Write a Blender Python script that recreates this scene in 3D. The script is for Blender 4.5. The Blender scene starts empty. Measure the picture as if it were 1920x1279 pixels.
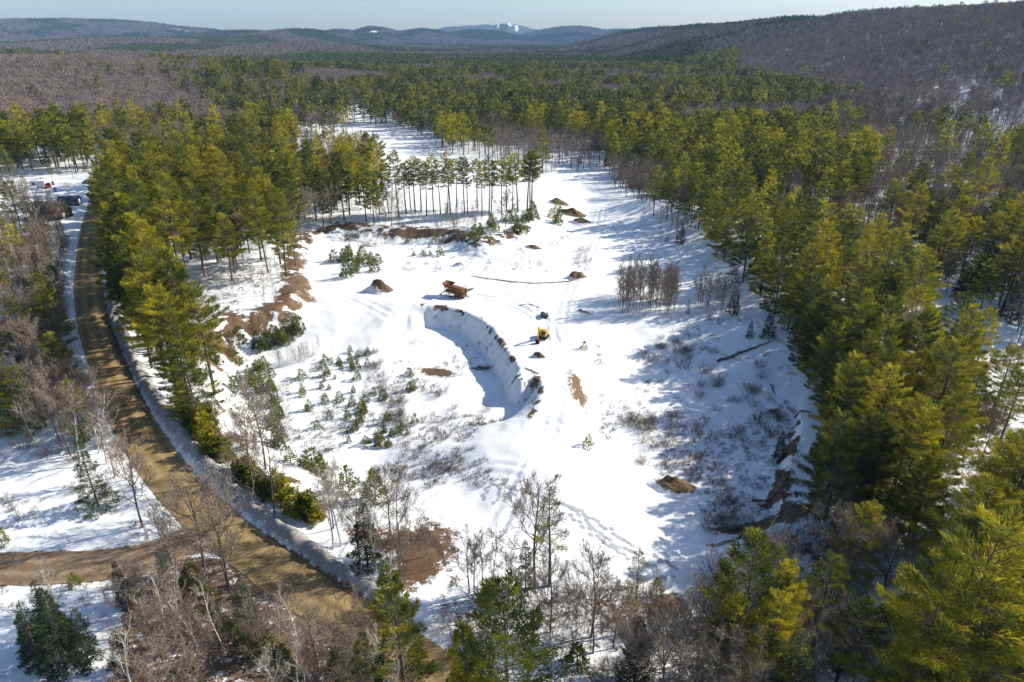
import bpy, math, random
import numpy as np
from mathutils import Vector, Matrix

rng = np.random.default_rng(11)
random.seed(11)
scene = bpy.context.scene
col = scene.collection

# ------------------------------------------------------------------ camera model
CAMZ = 60.0
FPX = 1279.0
CX, CY = 960.0, 639.5
PITCH = math.atan(567.5 / FPX)
SP, CP = math.sin(PITCH), math.cos(PITCH)


def project(X, Y, Z):
    X = np.asarray(X, float); Y = np.asarray(Y, float); Z = np.asarray(Z, float) - CAMZ
    zc = Y * CP - Z * SP
    zc = np.where(zc < 0.1, 0.1, zc)
    yc = Y * SP + Z * CP
    return CX + FPX * X / zc, CY - FPX * yc / zc, zc


def inv(px, py, z=0.0):
    u = (px - CX) / FPX
    v = (CY - py) / FPX
    d = np.array([u, CP + v * SP, -SP + v * CP])
    t = (z - CAMZ) / d[2]
    return d[0] * t, d[1] * t


def W(pts, z=0.0):
    return np.array([inv(p[0], p[1], z) for p in pts])


# ------------------------------------------------------------------ noise
_tab = rng.random((256, 256))


def vnoise(x, y, s=0):
    x = np.asarray(x, float) + s * 17.3; y = np.asarray(y, float) + s * 31.7
    xi = np.floor(x).astype(int); yi = np.floor(y).astype(int)
    fx = x - xi; fy = y - yi
    fx = fx * fx * (3 - 2 * fx); fy = fy * fy * (3 - 2 * fy)
    a = _tab[xi & 255, yi & 255]; b = _tab[(xi + 1) & 255, yi & 255]
    c = _tab[xi & 255, (yi + 1) & 255]; d = _tab[(xi + 1) & 255, (yi + 1) & 255]
    return (a * (1 - fx) + b * fx) * (1 - fy) + (c * (1 - fx) + d * fx) * fy


def fbm(x, y, s=0, o=4):
    r = 0; a = 0.5; f = 1.0
    for i in range(o):
        r = r + a * vnoise(x * f, y * f, s + i * 3); a *= 0.5; f *= 2.03
    return r / (1 - 0.5 ** o)


def sstep(a, b, x):
    t = np.clip((x - a) / (b - a), 0, 1)
    return t * t * (3 - 2 * t)


# ------------------------------------------------------------------ 2-D shape tools
def inside(X, Y, poly):
    r = np.zeros(np.shape(X), bool)
    n = len(poly)
    for i in range(n):
        x0, y0 = poly[i]; x1, y1 = poly[(i + 1) % n]
        if y0 == y1:
            continue
        c = ((y0 > Y) != (y1 > Y)) & (X < (x1 - x0) * (Y - y0) / (y1 - y0) + x0)
        r ^= c
    return r


def seg_dist(X, Y, pts, vals=None, closed=False):
    """distance to a polyline, with a value interpolated along it and the signed side"""
    best = np.full(np.shape(X), 1e9); bv = np.zeros(np.shape(X)); side = np.zeros(np.shape(X))
    n = len(pts)
    for i in range(n if closed else n - 1):
        ax, ay = pts[i]; bx, by = pts[(i + 1) % n]
        dx, dy = bx - ax, by - ay
        L2 = dx * dx + dy * dy + 1e-9
        t = np.clip(((X - ax) * dx + (Y - ay) * dy) / L2, 0, 1)
        ex = X - ax - t * dx; ey = Y - ay - t * dy
        d = np.hypot(ex, ey)
        m = d < best
        best = np.where(m, d, best)
        side = np.where(m, np.sign(dx * ey - dy * ex), side)
        if vals is not None:
            bv = np.where(m, vals[i] + (vals[(i + 1) % n] - vals[i]) * t, bv)
    return best, bv, side


def spline(pts, n=8):
    pts = np.asarray(pts, float)
    P = np.vstack([2 * pts[0] - pts[1], pts, 2 * pts[-1] - pts[-2]])
    out = []
    for i in range(1, len(P) - 2):
        for k in range(n):
            t = k / n
            p0, p1, p2, p3 = P[i - 1], P[i], P[i + 1], P[i + 2]
            out.append(0.5 * (2 * p1 + (p2 - p0) * t + (2 * p0 - 5 * p1 + 4 * p2 - p3) * t * t + (3 * p1 - p0 - 3 * p2 + p3) * t ** 3))
    out.append(pts[-1])
    return np.array(out)


# ------------------------------------------------------------------ the lay of the land
UZ = 4.2


def WP(pts, dz=0.0):
    """as W, on the sloping shelf that carries the road"""
    out = []
    for p in pts:
        z = 5.0
        for _ in range(12):
            x, y = inv(p[0], p[1], z + dz); z = 2.8 + 4.4 * float(sstep(60, 150, y))
        out.append((x, y))
    return np.array(out)


U_PX = [(770, 573, 6), (800, 571, 3.6), (850, 576, 3.2), (900, 595, 3.2), (922, 615, 3.2), (940, 640, 3.2), (958, 668, 3.0), (972, 690, 2.8),
        (966, 709, 2.4), (977, 713, 2.2), (998, 702, 2.6), (1012, 712, 2.8), (1014, 738, 4.5), (1003, 765, 7), (985, 790, 13), (966, 830, 22), (990, 880, 30),
        (1062, 835, 14), (1062, 785, 5), (1069, 745, 4), (1072, 700, 4), (1082, 665, 9), (1105, 620, 20), (1160, 596, 20),
        (1290, 592, 20), (1400, 620, 25), (1600, 600, 30), (2200, 560, 30), 'far', (-300, 330, 30), (300, 480, 40), (560, 540, 30),
        (650, 560, 30), (700, 560, 30), (740, 571, 20)]
_k = U_PX.index('far')
U_POLY = np.vstack([W(U_PX[:_k], UZ), [(1200, 1200), (-1200, 1200)], W(U_PX[_k + 1:], UZ)])
U_WID = [p[2] for p in U_PX[:_k]] + [40, 40] + [p[2] for p in U_PX[_k + 1:]]
P_PX = [(365, 640, 6), (400, 605, 5.5), (450, 588, 5.5), (535, 570, 5), (550, 520, 6), (545, 475, 7), (575, 440, 9), (640, 422, 9),
        (700, 428, 9), (850, 433, 6), (905, 452, 8), (955, 440, 10), (1000, 408, 12), (1012, 380, 15), (1010, 345, 25), (700, 285, 30), (-900, 285, 40)]
P_LOW = [(-1500, 1500, 40), (900, 1500, 40), (840, 1150, 30), (815, 1060, 22), (745, 985, 14), (640, 945, 11), (560, 920, 9), (500, 880, 8), (430, 815, 7), (375, 720, 7)]
P_POLY = np.vstack([W(P_PX, 7), WP(P_LOW)]); P_WID = [p[2] for p in P_PX + P_LOW]
R_CREST = W([(1230, 395), (1330, 425), (1440, 500), (1560, 610), (1640, 740), (1690, 860), (1760, 980), (1900, 1150), (2100, 1400)], 5)

ROAD_PX = [(196, 330), (184, 385), (172, 430), (167, 480), (166, 540), (178, 610), (205, 690), (238, 770), (285, 850), (345, 925), (420, 995), (520, 1068), (630, 1143), (725, 1207), (825, 1272), (940, 1335), (1090, 1400), (1300, 1480)]
ROAD = spline(WP(ROAD_PX, -.3), 6)
LANE_PX = [(-500, 1085), (-200, 1075), (0, 1066), (150, 1062), (270, 1046), (350, 1015), (420, 995)]
LANE = spline(WP(LANE_PX, -.3), 6)
BANK_PX = [(205, 540), (216, 600), (245, 665), (285, 735), (335, 805), (395, 875), (470, 945), (560, 1012), (640, 1070), (700, 1118), (738, 1158)]
BANK = spline(WP(BANK_PX, .5), 6)
BANK2 = spline(WP([(122, 440), (112, 520), (118, 600)], .4), 6)
HALF_ROAD = 2.95
for _i in range(len(BANK)):          # the ploughed bank lies just off the road
    _d = np.hypot(*(ROAD - BANK[_i]).T); _k = int(np.argmin(_d))
    if _d[_k] < 4.0:
        _v = BANK[_i] - ROAD[_k]; BANK[_i] = ROAD[_k] + _v / np.hypot(*_v) * 4.0

SCARP = spline(W([(1492, 800), (1480, 850), (1462, 890), (1455, 930), (1478, 955), (1440, 975), (1390, 992), (1335, 1003)], 2.5), 6)
RUTS = [spline(W(p, 3.0), 8) for p in ([(880, 1060), (930, 980), (985, 900), (1015, 840), (1035, 760), (1040, 690), (1035, 640), (1010, 600), (960, 570), (900, 560)],
                                       [(900, 1075), (960, 985), (1003, 905), (1025, 840), (1045, 750), (1052, 680), (1050, 610), (1070, 540), (1110, 470), (1130, 400)],
                                       [(700, 540), (780, 545), (880, 560), (980, 590), (1040, 650)], [(1020, 640), (1000, 560), (930, 535), (820, 520), (740, 525)], [(640, 560), (720, 590), (780, 620), (860, 640)], [(985, 900), (900, 880), (820, 905), (760, 950), (820, 1010), (850, 1060)], [(1030, 800), (1090, 850), (1160, 930), (1210, 1000)], [(1100, 480), (1040, 505), (960, 500), (860, 485), (780, 500)])]

HILLS = []   # (x, y, height, half width, half depth)


def far_hill(px, py, Y, hwpx, hd):
    v = (CY - py) / FPX
    slope = (-SP + v * CP) / (CP + v * SP)
    z = CAMZ + slope * Y
    D = Y * CP - (z - CAMZ) * SP
    HILLS.append(((px - CX) * D / FPX, Y, z, hwpx * D / FPX, hd))


for a in [(90, 33, 6400, 120, 1500), (230, 40, 6600, 130, 1500), (330, 49, 6500, 90, 1300), (-60, 40, 6400, 110, 1500), (-300, 30, 6400, 200, 1500), (470, 60, 5200, 130, 1300), (560, 58, 4600, 90, 1100),
          (640, 57, 6900, 60, 900), (705, 51, 6500, 60, 900), (790, 57, 6800, 90, 900), (900, 58, 7600, 110, 900), (1070, 50, 8200, 110, 1000), (1160, 56, 8200, 90, 900),
          (1400, 60, 8600, 300, 1200), (250, 78, 2900, 300, 700), (560, 86, 2700, 160, 600)]:
    far_hill(*a)


def H(X, Y, detail=True):
    X = np.asarray(X, float); Y = np.asarray(Y, float)
    shp = np.shape(X)
    X = np.atleast_1d(X).ravel(); Y = np.atleast_1d(Y).ravel()
    h = np.zeros(X.shape)
    near = (np.abs(X) < 700) & (Y < 700) & (Y > -50)
    x = X[near]; y = Y[near]
    if len(x):
        d, w, _ = seg_dist(x, y, U_POLY, U_WID, True)
        sd = np.where(inside(x, y, U_POLY), d, -d)
        wob = (fbm(x / 3.0, y / 3.0, 5, 3) - 0.5)
        v = np.clip(1 + (sd + wob * 1.2) / w, 0, 1); v = 0.55 * v + 0.45 * v * v * (3 - 2 * v)
        u = UZ * v
        d, w, _ = seg_dist(x, y, P_POLY, P_WID, True)
        sd = np.where(inside(x, y, P_POLY), d, -d)
        v = np.clip(1 + (sd + wob * 2.4) / w, 0, 1); v = 0.5 * v + 0.5 * v * v * (3 - 2 * v)
        ph = 2.8 + 4.4 * sstep(60, 150, y)
        u = u + np.maximum(ph - u, 0) * v
        d, _, _ = seg_dist(x, y, R_CREST)
        u = u + 4.5 * np.exp(-(d / 13.0) ** 2) * (0.8 + 0.4 * vnoise(x / 15, y / 15, 4))
        h[near] = u
    far = ~near
    h[far] = 3.5
    # blend edge of the near block
    # right-hand ridge
    foot = 245 + 25 * (fbm(Y / 160.0, X * 0 + 3, 9, 2) - 0.5) * 2
    r = np.clip((X - foot) / 470.0, 0, 1)
    r = 0.65 * r + 0.35 * r * r * (3 - 2 * r)
    hump = (1 + 0.12 * (fbm(X / 260, Y / 260, 12, 3) - 0.5) * 2) * (1 + .07 * np.exp(-((Y - 1400) / 420) ** 2))
    h = h + 90 * r * hump * sstep(60, 330, Y) * (1 - sstep(4300, 5600, Y)) * (1 - 0.5 * sstep(1100, 2600, X))
    # left wooded swell
    h = h + 27 * np.exp(-((X + 520) / 300) ** 2 - ((Y - 760) / 260) ** 2)
    h = h + 10 * (fbm(X / 300, Y / 300, 21, 3) - 0.5) * sstep(450, 1200, Y) * (X < 245 + 400)
    for (hx, hy, hz, hw, hd) in HILLS:
        m = (np.abs(X - hx) < 3 * hw) & (np.abs(Y - hy) < 3 * hd)
        if m.any():
            g = hz * np.exp(-((X[m] - hx) / hw) ** 2 - ((Y[m] - hy) / hd) ** 2)
            g = g * (1 + 0.10 * (fbm(X[m] / 500, Y[m] / 500, 31, 3) - 0.5))
            h[m] = np.maximum(h[m], g)
    if detail:
        k = 1 - 0.7 * sstep(300, 500, Y)
        h = h + k * (0.7 * (fbm(X / 14, Y / 14, 2, 3) - 0.5) + 0.22 * (fbm(X / 2.4, Y / 2.4, 7, 2) - 0.5))
        nr = (np.abs(X) < 260) & (Y < 330) & (Y > 10)
        x = X[nr]; y = Y[nr]
        if len(x):
            hh = h[nr]
            for line, wd in ((ROAD, HALF_ROAD), (LANE, 2.9)):
                d, _, _ = seg_dist(x, y, line)
                k = 1 - sstep(wd - 0.2, wd + 1.6, d)
                base = hbase(x, y)
                hh = hh * (1 - k) + (base - 0.35) * k
            for line, hgt in ((BANK, 1.05), (BANK2, 0.6)):
                d, _, sd_ = seg_dist(x, y, line)
                n1 = fbm(x / 1.1, y / 1.1, 14, 4)
                hh = hh + hgt * (0.15 + 1.7 * n1) * np.exp(-(d / (.75 + .6 * vnoise(x / 4, y / 4, 16))) ** 2)
            d, _, sg = seg_dist(x, y, SCARP)
            sgd = d * sg
            hh = hh + 1.6 * sstep(-.7, .7, sgd + 1.5 * (fbm(x / 2, y / 2, 15, 3) - .5)) * np.exp(-(np.maximum(sgd, 0) / 8) ** 2) * (d < 16)
            for line in RUTS:
                d, _, _ = seg_dist(x, y, line)
                hh = hh - 0.13 * (np.exp(-((d - 1.0) / .38) ** 2)) + 0.05 * np.exp(-((d - 1.75) / .4) ** 2) + .04 * np.exp(-(d / .4) ** 2)
            h[nr] = hh
    return h.reshape(shp) if shp else float(h[0])


def hbase(x, y):
    return H_exact(x, y, False) if 'H_exact' in globals() else H(x, y, False)


def G(px, py):
    """the ground point seen at a pixel of the photograph"""
    u = (px - CX) / FPX; v = (CY - py) / FPX
    d = np.array([u, CP + v * SP, -SP + v * CP])
    t = np.geomspace(35, 9000, 700)
    P = d[None] * t[:, None]; P[:, 2] += CAMZ
    g = P[:, 2] - H(P[:, 0], P[:, 1])
    i = np.argmax(g < 0)
    if g[i] >= 0:
        i = len(t) - 1
    if i == 0:
        i = 1
    a = g[i - 1] / (g[i - 1] - g[i] + 1e-9)
    q = P[i - 1] * (1 - a) + P[i] * a
    return float(q[0]), float(q[1])


def GZ(px, py):
    x, y = G(px, py)
    return Vector((x, y, float(H(x, y))))


def height_for(x, y, ytop):
    """how tall a thing standing at x, y is when its top shows at pixel row ytop"""
    z0 = float(H(x, y))
    v = (CY - ytop) / FPX
    # (Y*SP + Z*CP) / (Y*CP - Z*SP) = v
    Z = (v * y * CP - y * SP) / (CP + v * SP)
    return Z + CAMZ - z0


# ------------------------------------------------------------------ materials
def mat(name):
    m = bpy.data.materials.new(name); m.use_nodes = True
    nt = m.node_tree; nt.nodes.clear()
    o = nt.nodes.new('ShaderNodeOutputMaterial')
    return m, nt, o


def node(nt, typ, **kw):
    n = nt.nodes.new(typ)
    for k, v in kw.items():
        if k == 'inp':
            for a, b in v.items():
                n.inputs[a].default_value = b
        else:
            setattr(n, k, v)
    return n


def noise(nt, scale, detail=4, rough=0.55, coord='pos', stretch=None):
    g = node(nt, 'ShaderNodeNewGeometry') if coord == 'pos' else node(nt, 'ShaderNodeTexCoord')
    src = g.outputs['Position'] if coord == 'pos' else g.outputs['Object']
    if stretch:
        mp = node(nt, 'ShaderNodeMapping'); mp.inputs['Scale'].default_value = stretch
        nt.links.new(src, mp.inputs['Vector']); src = mp.outputs['Vector']
    n = node(nt, 'ShaderNodeTexNoise', inp={'Scale': scale, 'Detail': detail, 'Roughness': rough})
    nt.links.new(src, n.inputs['Vector'])
    return n.outputs['Fac']


def ramp(nt, fac, stops):
    r = node(nt, 'ShaderNodeValToRGB')
    els = r.color_ramp.elements
    while len(els) < len(stops):
        els.new(0.5)
    for e, (p, c) in zip(els, stops):
        e.position = p; e.color = (*c, 1)
    nt.links.new(fac, r.inputs['Fac'])
    return r.outputs['Color']


def mathn(nt, op, a, b=None, clamp=False):
    n = node(nt, 'ShaderNodeMath', operation=op); n.use_clamp = clamp
    for i, v in enumerate((a, b)):
        if v is None:
            continue
        if isinstance(v, (int, float)):
            n.inputs[i].default_value = v
        else:
            nt.links.new(v, n.inputs[i])
    return n.outputs[0]


def mixc(nt, f, a, b):
    n = node(nt, 'ShaderNodeMix', data_type='RGBA')
    for s, v in ((n.inputs[0], f), (n.inputs[6], a), (n.inputs[7], b)):
        if isinstance(v, tuple):
            s.default_value = (*v, 1)
        elif isinstance(v, (int, float)):
            s.default_value = v
        else:
            nt.links.new(v, s)
    return n.outputs[2]


def bsdf(nt, o, color, rough=0.8, bump=None, dist=0.05, strength=0.6, spec=0.2, metal=0.0):
    b = node(nt, 'ShaderNodeBsdfPrincipled')
    if isinstance(color, tuple):
        b.inputs['Base Color'].default_value = (*color, 1)
    else:
        nt.links.new(color, b.inputs['Base Color'])
    b.inputs['Roughness'].default_value = rough
    b.inputs['Metallic'].default_value = metal
    b.inputs['Specular IOR Level'].default_value = spec
    if bump is not None:
        bp = node(nt, 'ShaderNodeBump', inp={'Strength': strength, 'Distance': dist})
        nt.links.new(bump, bp.inputs['Height']); nt.links.new(bp.outputs[0], b.inputs['Normal'])
    nt.links.new(b.outputs[0], o.inputs['Surface'])
    return b


def simple(name, c1, c2, scale=3, rough=0.8, spec=0.2, metal=0.0, coord='obj', dist=0.03):
    m, nt, o = mat(name)
    f = noise(nt, scale, 5, 0.65, coord)
    c = ramp(nt, f, [(0.3, c1), (0.7, c2)])
    bsdf(nt, o, c, rough, f, dist, 0.5, spec, metal)
    return m


def needles(name, dark, mid, light, transl=0.3):
    m, nt, o = mat(name)
    at = node(nt, 'ShaderNodeAttribute', attribute_name='tint')
    oi = node(nt, 'ShaderNodeObjectInfo')
    r = mathn(nt, 'MULTIPLY_ADD', oi.outputs['Random'], 0.7); nt.nodes[-1].inputs[2].default_value = -0.36
    f = mathn(nt, 'ADD', at.outputs['Fac'], r, True)
    c = ramp(nt, f, [(0.05, dark), (0.5, mid), (0.95, light)])
    b = node(nt, 'ShaderNodeBsdfPrincipled', inp={'Roughness': 0.6, 'Specular IOR Level': 0.25})
    t = node(nt, 'ShaderNodeBsdfTranslucent')
    nt.links.new(c, b.inputs['Base Color']); nt.links.new(c, t.inputs['Color'])
    mx = node(nt, 'ShaderNodeMixShader', inp={0: transl})
    nt.links.new(b.outputs[0], mx.inputs[1]); nt.links.new(t.outputs[0], mx.inputs[2])
    nt.links.new(mx.outputs[0], o.inputs['Surface'])
    return m


def twigs(name, a, b):
    m, nt, o = mat(name)
    oi = node(nt, 'ShaderNodeObjectInfo')
    at = node(nt, 'ShaderNodeAttribute', attribute_name='tint')
    f = mathn(nt, 'MULTIPLY_ADD', oi.outputs['Random'], 0.6); nt.nodes[-1].inputs[2].default_value = -0.1
    f = mathn(nt, 'ADD', f, mathn(nt, 'MULTIPLY', at.outputs['Fac'], 0.5), True)
    c = ramp(nt, f, [(0.0, a), (1.0, b)])
    bsdf(nt, o, c, 0.85, spec=0.15)
    return m


M = {}
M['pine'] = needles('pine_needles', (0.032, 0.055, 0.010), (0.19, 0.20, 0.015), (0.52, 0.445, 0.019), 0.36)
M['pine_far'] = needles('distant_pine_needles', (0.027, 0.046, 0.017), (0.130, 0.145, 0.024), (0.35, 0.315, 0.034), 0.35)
M['spruce'] = needles('spruce_needles', (0.022, 0.042, 0.016), (0.055, 0.08, 0.022), (0.10, 0.12, 0.028), 0.3)
M['sapling'] = needles('young_pine_needles', (0.06, 0.085, 0.015), (0.14, 0.165, 0.022), (0.25, 0.25, 0.03), 0.4)
M['bark'] = simple('grey_brown_bark', (0.07, 0.055, 0.045), (0.17, 0.14, 0.115), 6)
M['pinebark'] = simple('pine_bark', (0.06, 0.048, 0.042), (0.15, 0.12, 0.10), 5)
M['youngbark'] = simple('pale_brown_bark', (0.18, 0.145, 0.115), (0.36, 0.30, 0.24), 3)
M['birchbark'] = simple('pale_birch_bark', (0.35, 0.31, 0.27), (0.72, 0.68, 0.62), 3)
M['twig'] = twigs('bare_twigs', (0.15, 0.115, 0.085), (0.36, 0.285, 0.21))
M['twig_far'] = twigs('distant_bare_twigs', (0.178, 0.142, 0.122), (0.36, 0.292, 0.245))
M['birchtwig'] = twigs('birch_twigs', (0.24, 0.19, 0.15), (0.46, 0.39, 0.31))
M['redtwig'] = twigs('reddish_twigs', (0.12, 0.065, 0.042), (0.26, 0.155, 0.095))
M['brush'] = twigs('brown_brush', (0.105, 0.082, 0.062), (0.25, 0.20, 0.155))
M['weed'] = twigs('dry_weeds', (0.045, 0.035, 0.022), (0.17, 0.12, 0.065))
# ------------------------------------------------------------------ mesh building
class Geo:
    def __init__(s):
        s.v = []; s.f = []; s.t = []; s.n = 0

    def add(s, V, F, tint=0.5):
        V = np.asarray(V, float).reshape(-1, 3)
        if len(V) == 0:
            return
        s.v.append(V); s.f.append((np.asarray(F, int), s.n)); s.n += len(V)
        t = np.asarray(tint, float)
        s.t.append(np.full(len(V), float(t)) if t.ndim == 0 else t)

    def mesh(s, name, m, smooth=False):
        V = np.vstack(s.v)
        loops = []; starts = []; tot = []
        k = 0
        for F, off in s.f:
            F = F + off
            loops.append(F.ravel()); n, c = F.shape
            starts.append(k + np.arange(n) * c); tot.append(np.full(n, c)); k += n * c
        L = np.concatenate(loops).astype(np.int32); S = np.concatenate(starts).astype(np.int32); T = np.concatenate(tot).astype(np.int32)
        me = bpy.data.meshes.new(name)
        me.vertices.add(len(V)); me.vertices.foreach_set('co', V.astype(np.float32).ravel())
        me.loops.add(len(L)); me.loops.foreach_set('vertex_index', L)
        me.polygons.add(len(S)); me.polygons.foreach_set('loop_start', S); me.polygons.foreach_set('loop_total', T)
        a = me.attributes.new('tint', 'FLOAT', 'POINT')
        a.data.foreach_set('value', np.concatenate(s.t).astype(np.float32))
        me.update(calc_edges=True)
        me.validate()
        if smooth:
            me.polygons.foreach_set('use_smooth', np.ones(len(S), bool))
        me.materials.append(m)
        return me


def unit(v):
    return v / (np.linalg.norm(v, axis=-1, keepdims=True) + 1e-9)


def blades(g, B, D, L, Wd, tint):
    """thin leaf-like rhombs"""
    n = len(B)
    if n == 0:
        return
    D = unit(D); N = unit(np.cross(D, rng.normal(size=(n, 3))))
    L = np.broadcast_to(L, n)[:, None]; Wd = np.broadcast_to(Wd, n)[:, None]
    V = np.stack([B, B + D * L * .45 + N * Wd / 2, B + D * L, B + D * L * .45 - N * Wd / 2], 1)
    F = np.arange(4 * n).reshape(n, 4)
    t = np.broadcast_to(np.asarray(tint, float), n)
    g.add(V.reshape(-1, 3), F, np.repeat(t, 4))


def prisms(g, P0, P1, R0, R1, sides=3, tint=0.5):
    P0 = np.atleast_2d(P0).astype(float); P1 = np.atleast_2d(P1).astype(float)
    n = len(P0)
    D = unit(P1 - P0)
    A = np.where(np.abs(D[:, 2:3]) < 0.9, np.array([[0, 0, 1.0]]), np.array([[1.0, 0, 0]]))
    U = unit(np.cross(D, A)); Vv = np.cross(D, U)
    ang = np.arange(sides) * 2 * math.pi / sides
    ring = U[:, None] * np.cos(ang)[None, :, None] + Vv[:, None] * np.sin(ang)[None, :, None]
    R0 = np.broadcast_to(R0, n)[:, None, None]; R1 = np.broadcast_to(R1, n)[:, None, None]
    V = np.concatenate([P0[:, None] + ring * R0, P1[:, None] + ring * R1], 1)
    i = np.arange(sides); j = (i + 1) % sides
    q = np.stack([i, j, j + sides, i + sides], 1)
    F = (np.arange(n) * 2 * sides)[:, None, None] + q[None]
    t = np.broadcast_to(np.asarray(tint, float), n)
    g.add(V.reshape(-1, 3), F.reshape(-1, 4), np.repeat(t, 2 * sides))


def tube(g, pts, r0, r1, sides=6, tint=0.5):
    """one tapered tube through points, rings shared so the bark is continuous"""
    pts = np.asarray(pts, float); n = len(pts)
    T = unit(np.gradient(pts, axis=0))
    U = unit(np.cross(T, np.array([0.31, 0.95, 0.05])));  Vv = np.cross(T, U)
    ang = np.arange(sides) * 2 * math.pi / sides
    R = np.linspace(r0, r1, n)[:, None, None] if np.ndim(r0) == 0 else np.asarray(r0)[:, None, None]
    V = pts[:, None] + R * (U[:, None] * np.cos(ang)[None, :, None] + Vv[:, None] * np.sin(ang)[None, :, None])
    i = np.arange(sides); j = (i + 1) % sides
    F = []
    for k in range(n - 1):
        F.append(np.stack([k * sides + i, k * sides + j, (k + 1) * sides + j, (k + 1) * sides + i], 1))
    g.add(V.reshape(-1, 3), np.vstack(F), tint)
    g.add(V[-1], np.arange(sides)[None], tint)


# ------------------------------------------------------------------ conifers
def pine_meshes(name, h=20, cb=0.3, rmax=3.6, nwh=14, nbl=60, bl=0.5, bw=0.13, kind='pine', m_crown=None, m_trunk=None, limbs=True, gap=0.12, sides=6, lean=0.0):
    cr = Geo(); tr = Geo()
    k = np.linspace(0, 1, 9)
    ph = rng.random() * 6
    bx = 0.012 * h * np.sin(k * 4 + ph) * k + lean * h * k; by = 0.012 * h * np.cos(k * 3.1 + ph) * k

    def axis(z):
        return np.array([np.interp(z / h, k, bx), np.interp(z / h, k, by), z])
    tube(tr, np.stack([bx, by, k * h - 0.3 * (k == 0)], 1), 0.0125 * h + 0.03, 0.02, sides)
    for i in range(nwh):
        u = (i + rng.random() * 0.5) / nwh
        z = cb * h + (h * 0.985 - cb * h) * u
        if kind == 'pine':
            prof = (1 - u) ** 0.62 * (0.5 + 0.5 * min(1, u / 0.28)) + 0.05
        elif kind == 'high':
            prof = (1 - u) ** 0.5 * (0.55 + 0.45 * min(1, u / 0.4)) + 0.05
        else:
            prof = (1 - u) ** 0.9 + 0.04
        nb = rng.integers(4, 7)
        a0 = rng.random() * 6.28
        for b in range(nb):
            if rng.random() < gap:
                continue
            az = a0 + 6.283 * b / nb + rng.normal() * 0.25
            L = rmax * prof * (0.62 + 0.6 * rng.random())
            el = (-0.08 + 0.75 * u ** 1.6 + rng.normal() * 0.08) if kind != 'spruce' else (-0.30 + 0.55 * u + rng.normal() * 0.06)
            d = np.array([math.cos(az) * math.cos(el), math.sin(az) * math.cos(el), math.sin(el)])
            lat = np.array([-math.sin(az), math.cos(az), 0])
            o = axis(z)
            n = max(5, int(nbl * (L / rmax) ** 1.1))
            t = 0.22 + 0.78 * np.sqrt(rng.random(n))
            w = 0.30 * L * (1.08 - t) + 0.22
            s = rng.uniform(-1, 1, n)
            curve = 0.16 * L * t ** 2 if kind != 'spruce' else 0.1 * L * t ** 2
            P = o + d * (t * L)[:, None] + lat * (s * w)[:, None]
            P[:, 2] += curve + rng.normal(size=n) * 0.11
            D = d * 0.7 + lat * (s * 0.7)[:, None] + np.array([0, 0, 0.30 if kind != 'spruce' else -0.05]) + rng.normal(size=(n, 3)) * 0.34
            bt = 0.5 + rng.normal() * 0.17
            ll = bl * (0.7 + 0.6 * rng.random(n)); ww = bw * (0.7 + 0.6 * rng.random(n))
            blades(cr, P, D, ll, ww, np.clip(bt + rng.normal(size=n) * 0.10, 0, 1))
            if limbs:
                e1 = o + d * L * 0.55; e1[2] += 0.05 * L; e2 = o + d * L * 0.92; e2[2] += 0.14 * L
                prisms(tr, [o, e1], [e1, e2], [0.055, 0.035], [0.035, 0.012], 3)
    if limbs and cb > 0.2:      # dead stubs below the crown
        for i in range(int(26 * cb)):
            z = h * cb * (0.25 + 0.75 * rng.random()); az = rng.random() * 6.28
            o = axis(z); L = 0.5 + 1.6 * rng.random()
            prisms(tr, [o], [o + np.array([math.cos(az) * L, math.sin(az) * L, 0.1 * L])], 0.03, 0.01, 3)
    P = axis(h * 0.93)[None] + np.array([[0, 0, 1]]) * (rng.random((14, 1)) * h * 0.06)
    blades(cr, P, rng.normal(size=(14, 3)) * 0.5 + np.array([0, 0, 1.0]), bl * 0.9, bw, 0.6)
    return tr.mesh(name + '_trunk', m_trunk or M['pinebark'], True), cr.mesh(name + '_crown', m_crown or M['pine'])


def merge_single(name, kw, m2):
    """trunk and crown in one mesh with two material slots (for far or small trees)"""
    t, c = pine_meshes(name, **kw)
    return join_meshes(name, t, c)


def join_meshes(name, *ms):
    V = []; L = []; S = []; T = []; A = []; MI = []; nv = 0; nl = 0
    out = bpy.data.meshes.new(name)
    for k, m in enumerate(ms):
        a = np.empty(len(m.vertices) * 3, np.float32); m.vertices.foreach_get('co', a); V.append(a)
        l = np.empty(len(m.loops), np.int32); m.loops.foreach_get('vertex_index', l); L.append(l + nv)
        s = np.empty(len(m.polygons), np.int32); m.polygons.foreach_get('loop_start', s); S.append(s + nl)
        t = np.empty(len(m.polygons), np.int32); m.polygons.foreach_get('loop_total', t); T.append(t)
        at = np.empty(len(m.vertices), np.float32); m.attributes['tint'].data.foreach_get('value', at); A.append(at)
        MI.append(np.full(len(s), k, np.int32)); nv += len(m.vertices); nl += len(l)
        out.materials.append(m.materials[0])
    V = np.concatenate(V); L = np.concatenate(L)
    out.vertices.add(len(V) // 3); out.vertices.foreach_set('co', V)
    out.loops.add(len(L)); out.loops.foreach_set('vertex_index', L)
    S = np.concatenate(S); out.polygons.add(len(S)); out.polygons.foreach_set('loop_start', S); out.polygons.foreach_set('loop_total', np.concatenate(T))
    out.polygons.foreach_set('material_index', np.concatenate(MI))
    at = out.attributes.new('tint', 'FLOAT', 'POINT'); at.data.foreach_set('value', np.concatenate(A))
    out.update(calc_edges=True)
    for m in ms:
        bpy.data.meshes.remove(m)
    return out


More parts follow.
